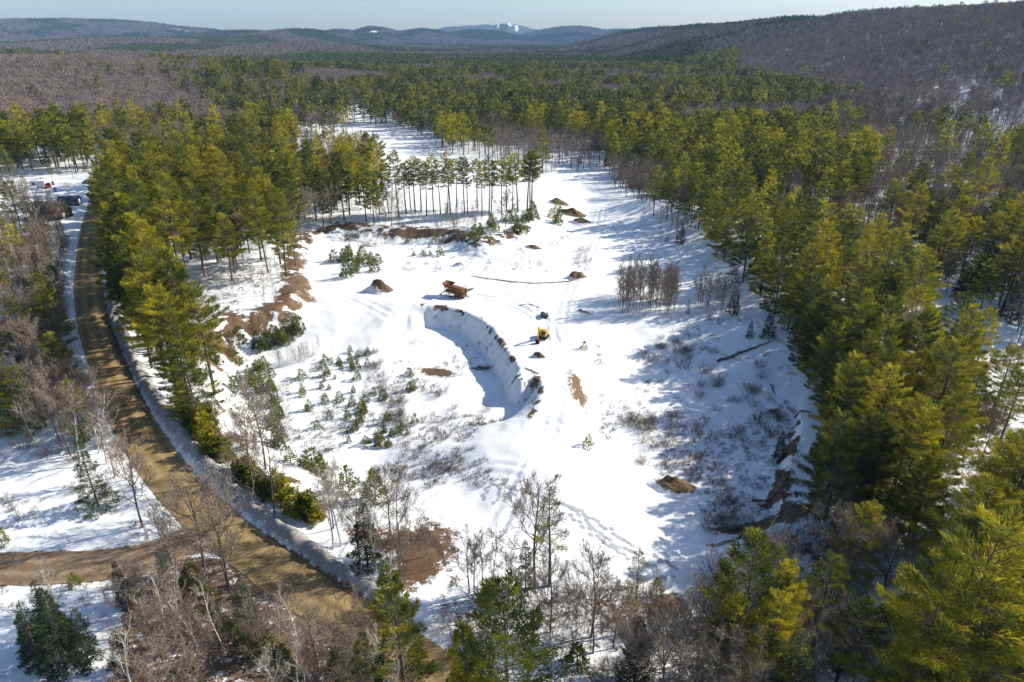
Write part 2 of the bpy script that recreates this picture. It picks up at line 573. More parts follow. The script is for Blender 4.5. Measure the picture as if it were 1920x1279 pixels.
# ------------------------------------------------------------------ bare broadleaf trees
def bare_meshes(name, h=14, nl=12, spread=0.42, upright=0.75, m_trunk=None, m_twig=None, r=0.012, sub=6, tw=5, twl=3, tww=0.035, fork=0.3, lean=0.0):
    tr = Geo(); cr = Geo()
    k = np.linspace(0, 1, 8)
    ph = rng.random() * 6; az0 = rng.random() * 6.28
    P = np.stack([0.035 * h * np.sin(k * 3.3 + ph) * k + lean * h * k * math.cos(az0), 0.035 * h * np.cos(k * 4.1 + ph) * k + lean * h * k * math.sin(az0), k * h * 0.92 - 0.3 * (k == 0)], 1)
    P[:, :2] -= P[0, :2]
    tube(tr, P, r * h + 0.03, 0.03, 6)
    for i in range(nl):
        t = fork + (0.97 - fork) * (i + rng.random()) / nl
        o = np.array([np.interp(t, k, P[:, c]) for c in range(3)])
        az = i * 2.4 + rng.normal() * 0.4
        L = h * spread * (1.15 - 0.75 * t) * (0.7 + 0.6 * rng.random())
        e = upright + rng.normal() * 0.15
        d = np.array([math.cos(az) * math.cos(e), math.sin(az) * math.cos(e), math.sin(e)])
        q = np.linspace(0, 1, 5)
        wob = rng.normal(size=(5, 3)) * 0.05 * L; wob[0] = 0
        LP = o + d * (q * L)[:, None] + wob; LP[:, 2] += 0.18 * L * q ** 2
        rr = (r * h) * (1 - 0.75 * t) * 0.55 + 0.012
        tube(tr, LP, rr, 0.012, 4)
        for j in range(sub):
            s = 0.25 + 0.75 * (j + rng.random()) / sub
            so = np.array([np.interp(s, q, LP[:, c]) for c in range(3)])
            sd = unit(d + rng.normal(size=3) * 0.55 + np.array([0, 0, 0.25])); sl = L * 0.42 * (1.2 - 0.6 * s) * (0.6 + 0.7 * rng.random())
            sm = so + sd * sl * 0.5; se = sm + unit(sd + np.array([0, 0, 0.4]) + rng.normal(size=3) * 0.2) * sl * 0.5
            prisms(cr, [so, sm], [sm, se], [max(rr * 0.45, 0.014), 0.016], [0.016, 0.008], 3, rng.random())
            f = rng.random(tw)
            TP = so + (sm - so) * f[:, None] * 1.0 + (se - sm) * np.clip(f * 1.6 - 0.6, 0, 1)[:, None]
            TP = np.where((f > 0.5)[:, None], sm + (se - sm) * ((f - 0.5) * 2)[:, None], so + (sm - so) * (f * 2)[:, None])
            TD = unit(sd + rng.normal(size=(tw, 3)) * 0.6 + np.array([0, 0, 0.35])); TL = sl * (0.45 + 0.4 * rng.random(tw))
            blades(cr, TP, TD, TL, tww, rng.random(tw))
            for c in range(twl):
                g = 0.3 + 0.6 * rng.random(tw)
                blades(cr, TP + TD * (TL * g)[:, None], TD + rng.normal(size=(tw, 3)) * 0.6 + np.array([0, 0, 0.2]), TL * 0.55, tww * 0.8, rng.random(tw))
    return tr.mesh(name + '_trunk', m_trunk or M['bark'], True), cr.mesh(name + '_crown', m_twig or M['twig'])


def shrub_mesh(name, h=2.0, stems=14, spread=0.9, m=None, w=0.03, tw=7):
    g = Geo()
    for i in range(stems):
        az = rng.random() * 6.28; o = np.array([math.cos(az), math.sin(az), 0]) * rng.random() * spread * 0.45; o[2] = -0.1
        d = unit(np.array([math.cos(az) * 0.5, math.sin(az) * 0.5, 1.0]) + rng.normal(size=3) * 0.22)
        L = h * (0.55 + 0.5 * rng.random())
        e = o + d * L
        prisms(g, [o], [e], w * 0.6, w * 0.2, 3, rng.random())
        f = 0.25 + 0.7 * rng.random(tw)
        TP = o + (e - o) * f[:, None]; TD = d + rng.normal(size=(tw, 3)) * 0.6
        blades(g, TP, TD, L * 0.38 * (0.5 + rng.random(tw)), w * 0.8, rng.random(tw))
        blades(g, TP + unit(TD) * L * 0.15, TD + rng.normal(size=(tw, 3)) * 0.6, L * 0.25, w * 0.7, rng.random(tw))
    return g.mesh(name, m or M['twig'])


def sapling_mesh(name, h=2.4, r=0.8, nwh=7, nbl=22, bl=0.38, bw=0.12, m=None):
    t, c = pine_meshes(name, h=h, cb=0.04, rmax=r, nwh=nwh, nbl=nbl, bl=bl, bw=bw, kind='spruce0', m_crown=m or M['sapling'], limbs=False, gap=0.08)
    return join_meshes(name, t, c)


def fuzz_bare(name, h=14, n1=60, n2=130, rad=3.2, m=None, mt=None, cb=0.35, w1=0.13, w2=0.09):
    """a bare tree for a far-off wood"""
    g = Geo()
    prisms(g, [[0, 0, -0.3], [0.15, 0.1, h * .5]], [[0.15, 0.1, h * .5], [0.2, 0.1, h * .9]], [0.21, 0.15], [0.15, 0.05], 4, 1.0)
    t = cb + (0.9 - cb) * rng.random(n1); az = rng.random(n1) * 6.28
    o = np.stack([0.15 * t, 0.1 * t, t * h], 1)
    e = 0.6 + rng.normal(size=n1) * 0.25
    L = rad * 1.25 * (1.25 - 0.8 * t) * (0.6 + 0.6 * rng.random(n1))
    d = np.stack([np.cos(az) * np.cos(e), np.sin(az) * np.cos(e), np.sin(e)], 1)
    tt = np.clip(0.45 + rng.normal(size=n1) * 0.25, 0, 1)
    blades(g, o, d, L, w1, tt)
    i = rng.integers(0, n1, n2); s = 0.4 + 0.6 * rng.random(n2)
    blades(g, o[i] + d[i] * (L[i] * s)[:, None], d[i] + rng.normal(size=(n2, 3)) * 0.6 + np.array([0, 0, .3]), 0.9 + rng.random(n2) * 0.9, w2, np.clip(tt[i] + rng.normal(size=n2) * .15, 0, 1))
    return g.mesh(name, m or M['twig_far'])


def fuzz_pine(name, h=20, cb=0.25, rad=3.4, n=240, m=None, bl=1.5, bw=0.6, spruce=False):
    g = Geo()
    prisms(g, [[0, 0, -0.3]], [[0, 0, h * .8]], 0.2, 0.06, 4, 0.2)
    nb = max(10, n // 9)
    u = (np.arange(nb) + rng.random(nb)) / nb
    prof = ((1 - u) ** 0.62 * (0.5 + 0.5 * np.minimum(1, u / 0.28)) + 0.06) if not spruce else ((1 - u) ** .9 + .04)
    az = np.arange(nb) * 2.4 + rng.normal(size=nb) * 0.4
    L = rad * prof * (0.6 + 0.7 * rng.random(nb))
    bt = 0.5 + rng.normal(size=nb) * 0.2
    k = np.repeat(np.arange(nb), n // nb)
    t = 0.15 + 0.85 * np.sqrt(rng.random(len(k)))
    d = np.stack([np.cos(az), np.sin(az), 0 * az], 1)[k]; lat = np.stack([-np.sin(az), np.cos(az), 0 * az], 1)[k]
    P = d * (t * L[k])[:, None] + lat * (rng.uniform(-1, 1, len(k)) * (0.35 * L[k] * (1.1 - t) + .2))[:, None]
    P[:, 2] = h * (cb + (0.98 - cb) * u[k]) + 0.15 * L[k] * t ** 2 + rng.normal(size=len(k)) * 0.2
    blades(g, P, d * 0.7 + rng.normal(size=(len(k), 3)) * 0.45 + np.array([0, 0, .3]), bl * (0.7 + .6 * rng.random(len(k))), bw * (0.7 + .6 * rng.random(len(k))), np.clip(bt[k] + rng.normal(size=len(k)) * .1, 0, 1))
    return g.mesh(name, m or M['pine_far'])


def clump(name, n, size, pine_share):
    """a patch of a wood several kilometres off: many small crowns in one mesh"""
    g = Geo()
    for i in range(n):
        o = np.array([*(rng.uniform(-1, 1, 2) * size), 0])
        hh = 13 + 6 * rng.random()
        if rng.random() < pine_share:
            q = 26; z = hh * (0.25 + 0.75 * rng.random(q)); rr = 3.6 * (1.05 - z / hh) ** .7; a = rng.random(q) * 6.28
            P = np.stack([np.cos(a) * rr * .7, np.sin(a) * rr * .7, z], 1) + o
            blades(g, P, rng.normal(size=(q, 3)) + np.array([0, 0, .3]), 3.2, 1.7, np.clip(0.1 + 0.2 * rng.random() + rng.random(q) * .12, 0, 1))
        else:
            q = 26; z = hh * .8 * (0.35 + 0.65 * rng.random(q)); rr = 3.4; a = rng.random(q) * 6.28
            P = np.stack([np.cos(a) * rr * rng.random(q), np.sin(a) * rr * rng.random(q), z], 1) + o
            blades(g, P, rng.normal(size=(q, 3)) * .6 + np.array([0, 0, .8]), 3.0, 0.8, np.clip(0.7 + 0.25 * rng.random() + rng.random(q) * .1, 0, 1))
    return g.mesh(name, M['clump'])


def _clumpmat():
    m, nt, o = mat('far_wood')
    at = node(nt, 'ShaderNodeAttribute', attribute_name='tint')
    c = ramp(nt, at.outputs['Fac'], [(0.0, (0.05, 0.07, 0.025)), (0.42, (0.14, 0.145, 0.035)), (0.6, (0.16, 0.125, 0.11)), (1.0, (0.3, 0.235, 0.205))])
    bsdf(nt, o, c, 0.9, spec=0.1)
    return m


M['clump'] = _clumpmat()


# ------------------------------------------------------------------ objects
def link(name, me, parent=None, loc=None):
    o = bpy.data.objects.new(name, me); col.objects.link(o)
    if parent is not None:
        o.parent = parent
    if loc is not None:
        o.location = loc
    return o


def tag(o, label=None, cat=None, group=None, kind=None):
    if label: o['label'] = label
    if cat: o['category'] = cat
    if group: o['group'] = group
    if kind: o['kind'] = kind
    return o


class Box(Geo):
    """hard-surface helper: boxes, bars and cylinders"""
    def box(s, c, size, rot=None, taper=1.0):
        x, y, z = [v / 2 for v in size]
        V = np.array([[-x, -y, -z], [x, -y, -z], [x, y, -z], [-x, y, -z], [-x * taper, -y * taper, z], [x * taper, -y * taper, z], [x * taper, y * taper, z], [-x * taper, y * taper, z]])
        if rot is not None:
            V = V @ np.array(rot.to_3x3() if hasattr(rot, 'to_3x3') else rot).T
        s.add(V + np.array(c), [[0, 3, 2, 1], [4, 5, 6, 7], [0, 1, 5, 4], [1, 2, 6, 5], [2, 3, 7, 6], [3, 0, 4, 7]])
        return s

    def bar(s, p, q, w, h=None, w2=None):
        """square bar from p to q"""
        p = Vector(p); q = Vector(q); d = q - p
        r = d.to_track_quat('Z', 'Y').to_matrix()
        s.box((p + q) / 2, (w, h or w, d.length), r, taper=1.0 if w2 is None else w2 / w)
        return s

    def cyl(s, p, q, r, n=12, r2=None):
        p = np.array(p, float); q = np.array(q, float)
        d = unit(q - p); a = np.array([0, 0, 1.0]) if abs(d[2]) < .9 else np.array([1.0, 0, 0])
        u = unit(np.cross(d, a)); v = np.cross(d, u)
        an = np.arange(n) * 2 * math.pi / n
        ring = np.cos(an)[:, None] * u + np.sin(an)[:, None] * v
        V = np.vstack([p + ring * r, q + ring * (r if r2 is None else r2)])
        i = np.arange(n); j = (i + 1) % n
        s.add(V, np.stack([i, j, j + n, i + n], 1))
        s.add(V[:n], i[::-1][None]); s.add(V[n:], i[None])
        return s

    def build(s, name, m, parent=None, bevel=0.0):
        o = link(name, s.mesh(name, m), parent)
        if bevel:
            b = o.modifiers.new('bevel', 'BEVEL'); b.width = bevel; b.segments = 2; b.limit_method = 'ANGLE'
        return o


def empty(name, loc, rz=0.0):
    e = bpy.data.objects.new(name, None); col.objects.link(e)
    e.location = loc; e.rotation_euler = (0, 0, rz); e.empty_display_size = 0.5
    return e
# ------------------------------------------------------------------ ground sheet
def axis_pts(lo, hi, step, far, growth):
    a = list(np.arange(lo, hi + 1e-6, step))
    s = step
    x = hi
    up = []
    while x < far:
        s *= growth; x += s; up.append(x)
    return a, up


xa, xu = axis_pts(-125, 125, 0.42, 14000, 1.085)
XS = np.array([-x for x in xu[::-1]] + xa + xu)
ya, yu = axis_pts(28, 240, 0.42, 12500, 1.03)
YS = np.array([-400, -200, -100, -50, -20, 0, 12, 20, 25] + ya + yu)
GX, GY = np.meshgrid(XS, YS)
GH = H(GX, GY)
ny, nx = GX.shape
H_exact = H


def H(X, Y, detail=True):
    """the built ground sheet, read back bilinearly"""
    X = np.asarray(X, float); Y = np.asarray(Y, float)
    x = np.clip(X, XS[0] + 1e-3, XS[-1] - 1e-3); y = np.clip(Y, YS[0] + 1e-3, YS[-1] - 1e-3)
    j = np.searchsorted(XS, x) - 1; i = np.searchsorted(YS, y) - 1
    a = (x - XS[j]) / (XS[j + 1] - XS[j]); b = (y - YS[i]) / (YS[i + 1] - YS[i])
    return (GH[i, j] * (1 - a) + GH[i, j + 1] * a) * (1 - b) + (GH[i + 1, j] * (1 - a) + GH[i + 1, j + 1] * a) * b


# --- what covers the ground: bare soil, forest litter, dirty snow
soil = np.zeros(GX.shape); litter = np.zeros(GX.shape); dirty = np.zeros(GX.shape)
near = (np.abs(GX) < 420) & (GY < 480) & (GY > 20)
sx = np.gradient(GH, XS, axis=1); sy = np.gradient(GH, YS, axis=0)
slope = np.hypot(sx, sy)
gx = GX[near]; gy = GY[near]


def blob(px, py, rx, ry, amt=1.0, rot=0.0):
    """a soil patch of rx by ry metres at a pixel of the photograph"""
    x, y = G(px, py)
    c, s = math.cos(rot), math.sin(rot)
    dx = gx - x; dy = gy - y
    u = (dx * c + dy * s) / rx; v = (-dx * s + dy * c) / ry
    return amt * 1.05 * np.exp(-0.85 * (u * u + v * v))


so = np.zeros(gx.shape)
for a in [(820, 698, 4.2, 1.9, 1.0, -0.35), (770, 690, .9, .9, .5), (905, 690, 3, 1.3, .75), (553, 490, 2.4, 9, .95), (560, 530, 3.0, 8, 1.0, .2), (572, 560, 2.5, 4, .85),
          (400, 640, 5.5, 3.4, 1.0, .3), (385, 670, 4.5, 2.6, .9), (430, 660, 3.5, 2.5, .7), (450, 605, 7, .8, 1.0, .25), (505, 580, 6, .7, 1.0, .25), (690, 460, 5, 4, .55), (660, 445, 5, 4, .6),
          (790, 437, 15, 2.5, .95), (870, 440, 8, 2.5, .9), (1085, 735, 2.2, 5, .85), (1080, 715, 1.6, 3, .8), (1005, 715, 1.3, 2.2, .75), (1000, 750, 1.2, 2.5, .55),
          (800, 1030, 4.0, 5.5, .95), (780, 1070, 3.5, 3.5, .9), (700, 1010, 5, 2.2, .8, -.5), (540, 900, 2.6, 1.4, .8, -.5), (440, 820, 2.4, 1.5, .85, -.8), (560, 860, 3, 1.2, .6, -.4), (590, 885, 2.0, 1.0, .85),
          (1470, 905, 1.2, 4.5, .8, -.5), (1455, 935, 3.4, 1.0, .8), (1420, 985, 4.5, 1.1, .9, .25), (1480, 965, 4.0, 2.2, .95, .3), (1450, 770, 1.5, 1.2, .7), (1470, 860, 2.4, 1.0, .7, .4), (1480, 790, .8, 2.0, .5),
          (1040, 382, 3, 2, .8), (1070, 400, 5, 2.5, .9), (850, 1085, 2, 2.2, .5), (1140, 1150, 9, 4, .45), (1230, 1140, 6, 3, .5), (1590, 1030, 9, 4, .6), (1380, 995, 3, .8, .9, .2), (1350, 990, 2, .8, .7)]:
    so = np.maximum(so, blob(*a))
# the lips of the cut faces
d, w, _ = seg_dist(gx, gy, U_POLY[:15])
n1 = fbm(gx / 1.8, gy / 1.8, 41, 3)
so = np.maximum(so, 0.92 * np.exp(-(d / 0.8) ** 2) * sstep(0.40, 0.58, n1))
d, w, _ = seg_dist(gx, gy, P_POLY[:13])
so = np.maximum(so, 1.1 * np.exp(-(d / 3.6) ** 2) * sstep(0.33, 0.6, n1))
d, w, _ = seg_dist(gx, gy, SCARP); so = np.maximum(so, 1.1 * np.exp(-(d / 1.3) ** 2) * sstep(.3, .55, n1))
db, _, _ = seg_dist(gx, gy, BANK)
so = np.maximum(so, sstep(0.75, 1.3, slope[near]) * 0.35 * n1 * 1.6 * sstep(3.5, 5, db))
for line, wd in ((W([(885, 517), (930, 524), (990, 530), (1060, 527), (1085, 522)], UZ), 0.55), (W([(972, 572), (990, 571), (1012, 577)], UZ), 0.4), (W([(985, 690), (1008, 700)], UZ), .4)):
    d, _, _ = seg_dist(gx, gy, spline(line, 6)); so = np.maximum(so, 0.95 * np.exp(-(d / wd) ** 2))
di = np.zeros(gx.shape)
for line, wd in ((BANK, 1.6), (BANK2, 1.6)):
    d, _, _ = seg_dist(gx, gy, line); di = np.maximum(di, 1.15 * np.exp(-(d / wd) ** 2))
for line, wd in ((ROAD, HALF_ROAD + 0.4), (LANE, 3.2)):
    d, _, _ = seg_dist(gx, gy, line); so = np.maximum(so, 1.2 * (1 - sstep(wd - 1.2, wd + .3, d))); di = np.maximum(di, .45 * (1 - sstep(wd + .5, wd + 4, d)))
for line in RUTS:
    d, _, _ = seg_dist(gx, gy, line); di = np.maximum(di, .33 * np.exp(-((d - 1.0) / .5) ** 2))
soil[near] = so; dirty[near] = di
litter[(GY > 300)] = 0.30


def add_litter(pts, rad, amt):
    """needles and twigs lie on the snow under the trees"""
    res = 1.5
    x0, y0 = -330, 15
    m = np.zeros((int(480 / res), int(660 / res)))
    for (x, y) in pts:
        i = int((y - y0) / res); j = int((x - x0) / res)
        if 0 <= i < m.shape[0] and 0 <= j < m.shape[1]:
            m[i, j] += 1
    k = int(max(1, rad / res))
    ker = np.exp(-(np.arange(-2 * k, 2 * k + 1) / k) ** 2)
    for ax in (0, 1):
        m = np.apply_along_axis(lambda r: np.convolve(r, ker, 'same'), ax, m)
    q = (np.abs(GX) < 325) & (GY < 480) & (GY > 16)
    fi = (GY[q] - y0) / res; fj = (GX[q] - x0) / res
    i = np.clip(fi.astype(int), 0, m.shape[0] - 2); j = np.clip(fj.astype(int), 0, m.shape[1] - 2)
    a = fi - i; b = fj - j
    v = (m[i, j] * (1 - a) + m[i + 1, j] * a) * (1 - b) + (m[i, j + 1] * (1 - a) + m[i + 1, j + 1] * a) * b
    litter[q] = np.maximum(litter[q], np.clip(v * amt, 0, 0.85))


# ------------------------------------------------------------------ where the trees stand (polygons give the places of the trunks)
ZONES = []


def zone(poly, h=(17, 22), form='full', **dens):
    ZONES.append((np.array(poly, float), dens, h, form))


# open ground first
zone([(590, 222), (700, 235), (830, 262), (820, 284), (700, 292), (690, 262), (600, 240)], shrub=.25)
zone([(645, 195), (735, 200), (735, 228), (660, 226)], pine=.35, form='high')
zone([(690, 290), (820, 280), (1000, 330), (1130, 318), (1140, 345), (1230, 395), (1225, 440), (1010, 408), (1000, 372), (725, 378), (690, 330)])
zone([(725, 378), (1005, 374), (1008, 412), (725, 420)])
zone([(375, 650), (440, 600), (545, 585), (565, 500), (600, 440), (700, 430), (860, 440), (910, 455), (960, 445), (1008, 410), (1180, 372), (1250, 405), (1330, 472), (1400, 540),
      (1470, 610), (1500, 700), (1530, 790), (1525, 880), (1510, 980), (1400, 1010), (1330, 1090), (1200, 1125), (1000, 1110), (880, 1125), (840, 1130), (815, 1060), (740, 985), (560, 920), (440, 830), (372, 730)])
# roads and their verges
zone([(150, 330), (215, 330), (205, 540), (250, 670), (345, 800), (480, 945), (700, 1105), (1000, 1230), (1200, 1420), (900, 1420), (700, 1190), (480, 1070), (340, 960), (230, 830), (160, 650), (128, 500)])
zone([(-600, 1040), (270, 1018), (345, 970), (380, 1020), (300, 1062), (-600, 1098)])
# yard by the houses, upper left
zone([(-160, 322), (178, 326), (160, 425), (120, 440), (60, 425), (-160, 440)], bare=.35, pine=.10, h=(9, 13))
# snow field left of the road
zone([(-600, 850), (60, 850), (150, 880), (330, 960), (270, 1018), (-600, 1040)], shrub=.25, bare=.05)
zone([(-600, 1098), (220, 1075), (225, 1180), (230, 1420), (-600, 1420)], shrub=.12)
# thicket in the lower left
zone([(225, 1090), (330, 1040), (430, 1050), (560, 1110), (720, 1190), (860, 1260), (1000, 1420), (225, 1420)], spruce=4.2, bare=1.8, birch=2.2, sapling=3.5, shrub=7.0, h=(6, 9))
# left of the road
zone([(-600, 440), (120, 440), (132, 560), (150, 700), (190, 790), (240, 880), (150, 880), (60, 850), (-600, 850)], bare=3.0, birch=1.4, pine=1.1, spruce=.6, shrub=4, sapling=1.0, h=(9, 14))
# pines between the road and the pit
zone([(205, 345), (300, 345), (420, 350), (545, 380), (605, 425), (570, 440), (548, 480), (545, 525), (440, 535), (380, 520), (330, 560), (330, 640), (350, 720), (300, 735), (235, 640), (205, 540)], pine=2.3, bare=.4, young=.5, h=(18, 23), form='mid')
zone([(380, 520), (440, 535), (545, 525), (548, 575), (450, 592), (400, 608), (370, 640), (330, 640), (330, 560)], young=3.6, pine=.35, h=(16, 20), form='high')
zone([(545, 380), (700, 330), (725, 360), (725, 418), (700, 425), (605, 425)], pine=2.2, young=1.5, bare=.8, h=(18, 23), form='mid')
# right-hand strip
zone([(1180, 330), (1235, 345), (1240, 400), (1180, 370), (1140, 345)], bare=2.6, shrub=1.5, spruce=.5)
zone([(1235, 345), (1330, 370), (1480, 420), (1600, 465), (1680, 535), (1790, 640), (1850, 760), (1960, 950), (2400, 1420), (1900, 1420), (1620, 1010), (1560, 985), (1560, 900), (1556, 800), (1520, 705), (1470, 615), (1390, 525), (1325, 450), (1250, 400)], pine=2.6, spruce=.3, bare=.25, h=(13, 17.5), form='full')
zone([(1600, 455), (1690, 480), (1800, 600), (1900, 640), (1990, 800), (2060, 960), (1960, 950), (1850, 760), (1790, 640), (1680, 535)], bare=.15, shrub=.6)
zone([(1890, 620), (2600, 600), (3200, 1420), (2400, 1420), (2060, 960), (1990, 800)], bare=.7, shrub=.9, spruce=.2)
zone([(1600, 400), (2600, 380), (2600, 468), (1690, 472), (1600, 455)], bare=3.4, spruce=1.2, pine=.2)
zone([(1690, 472), (2600, 468), (2600, 600), (1890, 620), (1800, 600)], pine=2.6, spruce=1.6, bare=.5, h=(17, 22), form='mid')
# bottom edge of the pit and foreground
zone([(820, 1130), (1000, 1110), (1200, 1125), (1330, 1090), (1400, 1010), (1510, 980), (1620, 1010), (1700, 1110), (1640, 1240), (1000, 1240), (880, 1190)], bare=.9, young=1.5, shrub=8.5, sapling=.8, h=(8, 12))
zone([(1000, 1240), (1640, 1240), (1700, 1110), (1900, 1420), (2000, 1700), (700, 1700), (900, 1420)], bare=1.4, young=1.2, shrub=8.5, spruce=.8, sapling=1.6, h=(8, 12))
# woods beyond
zone([(900, 255), (1130, 285), (1140, 335), (1000, 322), (890, 292)], bare=2.8, shrub=.6, h=(10, 14))
zone([(-400, 285), (172, 285), (190, 326), (-400, 322)], pine=2.6, spruce=.6, h=(17, 22), form='mid')
zone([(-700, 100), (260, 100), (360, 215), (200, 260), (-700, 268)], bare=3.2, spruce=.10, pine=.06)
zone([(-700, 215), (350, 200), (430, 250), (560, 310), (300, 345), (205, 345), (172, 285), (-700, 285)], bare=2.5, pine=.36, spruce=.3, h=(16, 21), form='mid')
zone([(350, 175), (480, 150), (650, 190), (600, 222), (690, 262), (700, 330), (545, 380), (420, 350), (300, 345), (430, 250)], pine=1.05, bare=1.7, spruce=.3, h=(17, 22), form='mid')
zone([(1420, 232), (1640, 330), (1600, 400), (2600, 385), (2600, 325), (1900, 320), (1640, 240)], bare=3.4, spruce=.25, pine=.12)
zone([(830, 285), (740, 205), (640, 190), (560, 160), (700, 140), (850, 122), (1000, 108), (1120, 92), (1250, 130), (1420, 220), (1640, 330), (1640, 420), (1480, 430), (1330, 372), (1240, 388), (1140, 335), (1130, 285), (900, 255)], pine=2.2, bare=.9, spruce=.6, h=(16, 21), form='mid')

KINDS = ['pine', 'bare', 'birch', 'spruce', 'young', 'shrub', 'sapling']
MIND = dict(pine=4.2, bare=2.6, birch=1.8, spruce=2.6, young=1.0, shrub=0.9, sapling=1.0)
trees = []          # dicts: kind, x, y, h, form


def scatter_near():
    sp = 2.3
    ys = np.arange(18, 432, sp)
    pts = []
    for y in ys:
        hw = 0.86 * y + 70
        xs = np.arange(-hw, hw, sp)
        pts.append(np.stack([xs, np.full(len(xs), y)], 1))
    P = np.vstack(pts); P = P + rng.uniform(-.5, .5, P.shape) * sp
    P = P[rng.permutation(len(P))]
    z = H(P[:, 0], P[:, 1]); px, py, _ = project(P[:, 0], P[:, 1], z)
    zi = np.full(len(P), -1)
    for k, (poly, dens, h, form) in enumerate(ZONES):
        m = (zi < 0) & inside(px, py, poly); zi[m] = k
    hill = (P[:, 0] > 250) & (zi < 0)
    dr, _, _ = seg_dist(P[:, 0], P[:, 1], ROAD); dl, _, _ = seg_dist(P[:, 0], P[:, 1], LANE)
    grid = {}
    for i in range(len(P)):
        x, y = P[i]
        if dr[i] < 5.0 or dl[i] < 3.6:
            continue
        if zi[i] < 0:
            if hill[i]:
                dens, hr, form = dict(bare=2.5, pine=.02, spruce=.06), (13, 17), 'mid'
            elif py[i] < 330:
                dens, hr, form = dict(bare=1.5, pine=1.2, spruce=.2), (15, 20), 'mid'
            else:
                dens, hr, form = dict(bare=.5, shrub=.7), (10, 14), 'mid'
        else:
            _, dens, hr, form = ZONES[zi[i]]
        r = rng.random(); acc = 0; kind = None
        for k, v in dens.items():
            acc += v * sp * sp / 100.0 * (1.7 if k in ('pine', 'bare') else 1.1)
            if r < acc:
                kind = k; break
        if kind is None:
            continue
        md = MIND[kind]
        gi, gj = int(x // 5), int(y // 5)
        ok = True
        for a in (-1, 0, 1):
            for b in (-1, 0, 1):
                for (qx, qy, qm) in grid.get((gi + a, gj + b), ()):
                    if (qx - x) ** 2 + (qy - y) ** 2 < (min(md, qm) if kind != 'pine' or qm < 4 else md) ** 2:
                        ok = False
        if not ok:
            continue
        grid.setdefault((gi, gj), []).append((x, y, md))
        h = hr[0] + (hr[1] - hr[0]) * rng.random()
        if kind == 'pine': h *= rng.choice([.62, .8, .92, 1.0, 1.0, 1.1])
        if kind == 'bare': h = (9 + 5 * rng.random()) if hr[0] > 9 else hr[0] + 4 * rng.random()
        if kind == 'birch': h = 8 + 4 * rng.random()
        if kind == 'spruce': h = (6 + 9 * rng.random()) if dens['spruce'] < 4 else 3.5 + 4 * rng.random()
        if kind == 'young': h = 4 + 4.5 * rng.random()
        if kind == 'shrub': h = (1.3 + 1.7 * rng.random()) * (1.35 if dens['shrub'] > 6.9 else 1)
        if kind == 'sapling': h = 1.6 + 2.0 * rng.random()
        trees.append(dict(kind=kind, x=x, y=y, h=h, form=form))


def put(kind, bx, by, ytop, form='full', h=None, **kw):
    x, y = G(bx, by)
    if min(seg_dist(np.array([x]), np.array([y]), ROAD)[0][0], seg_dist(np.array([x]), np.array([y]), LANE)[0][0] + 1.2) < 4.6:
        return
    trees.append(dict(kind=kind, x=x, y=y, h=h or float(height_for(x, y, ytop)), form=form, key=True, **kw))


# single trees one can point to
for a in [(764, 1362, 1050, 'slim'), (700, 1330, 1180, 'slim'), (948, 1440, 1083, 'mid'), (895, 1440, 1160, 'slim'), (1030, 1450, 1165, 'mid'), (1420, 1330, 1120, 'full'), (1560, 1300, 1120, 'mid'), (1340, 1300, 1110, 'mid'), (865, 1420, 1262, 'full'), (1378, 1282, 1008, 'mid'), (1440, 1262, 1050, 'mid'), (1522, 1225, 1032, 'mid'), (1187, 1185, 1030, 'thin'),
          (1745, 1390, 978, 'full'), (1680, 1400, 1050, 'full'), (1800, 1330, 1080, 'full'), (1862, 1015, 790, 'mid'), (1030, 1098, 915, 'thin'), (1602, 965, 772, 'full'), (1665, 945, 745, 'full'), (1700, 1020, 850, 'full'),
          (130, 755, 622, 'full'), (60, 690, 560, 'full'), (40, 430, 340, 'full'), (997, 394, 282, 'high'), (1225, 405, 310, 'mid'), (1250, 410, 318, 'mid'),
          (1780, 1120, 900, 'full'), (1860, 1180, 960, 'full'), (1905, 1010, 830, 'mid'), (1590, 1090, 940, 'full'),
          (372, 790, 640, 'full'), (335, 745, 635, 'full'), (300, 660, 480, 'mid'), (345, 645, 470, 'mid'), (262, 640, 470, 'mid'), (285, 690, 520, 'mid')]:
    put('pine', *a)
for a in [(78, 1245, 1130), (125, 1255, 1105), (165, 1240, 1145), (105, 1205, 1100), (140, 1215, 1140), (60, 1225, 1150)]:
    put('spruce', *a)
for a in [(85, 446, 352), (120, 440, 366), (58, 448, 345), (146, 432, 372), (30, 400, 330), (110, 432, 370)]:
    put('bare', *a)
for i in range(24):
    bx = 735 + i * 11.3 + rng.normal() * 3
    put('pine', bx, 402 + rng.normal() * 5 - 8 * (i / 24), 296 + rng.normal() * 7, 'high')
for a in [(185, 950, 825), (275, 910, 800), (690, 1062, 945), (1460, 860, 806), (1375, 590, 535), (1275, 458, 418), (1250, 452, 428), (1440, 632, 580), (1405, 632, 600), (100, 1195, 1085),
          (985, 1110, 1012), (1895, 1310, 1000), (1930, 1240, 960), (1250, 575, 555), (1290, 588, 560), (1330, 600, 580)]:
    put('spruce', *a)
for a in [(752, 1048, 890), (1003, 1100, 902), (1108, 1195, 1032), (1032, 1185, 1045), (880, 1112, 1012), (1150, 1215, 1105), (1215, 1250, 1120), (388, 1090, 890), (470, 1105, 950), (500, 1140, 985), (290, 1068, 935), (1232, 1345, 1140), (1300, 1300, 1140),
          (610, 1125, 1000), (560, 1100, 965), (1600, 1085, 980), (1655, 1120, 1000), (660, 1290, 1130), (1195, 1300, 1150), (330, 1085, 960), (430, 1110, 930), (700, 1280, 1100), (600, 1270, 1130), (1090, 1330, 1150), (1500, 1330, 1160)]:
    put('bare', *a)
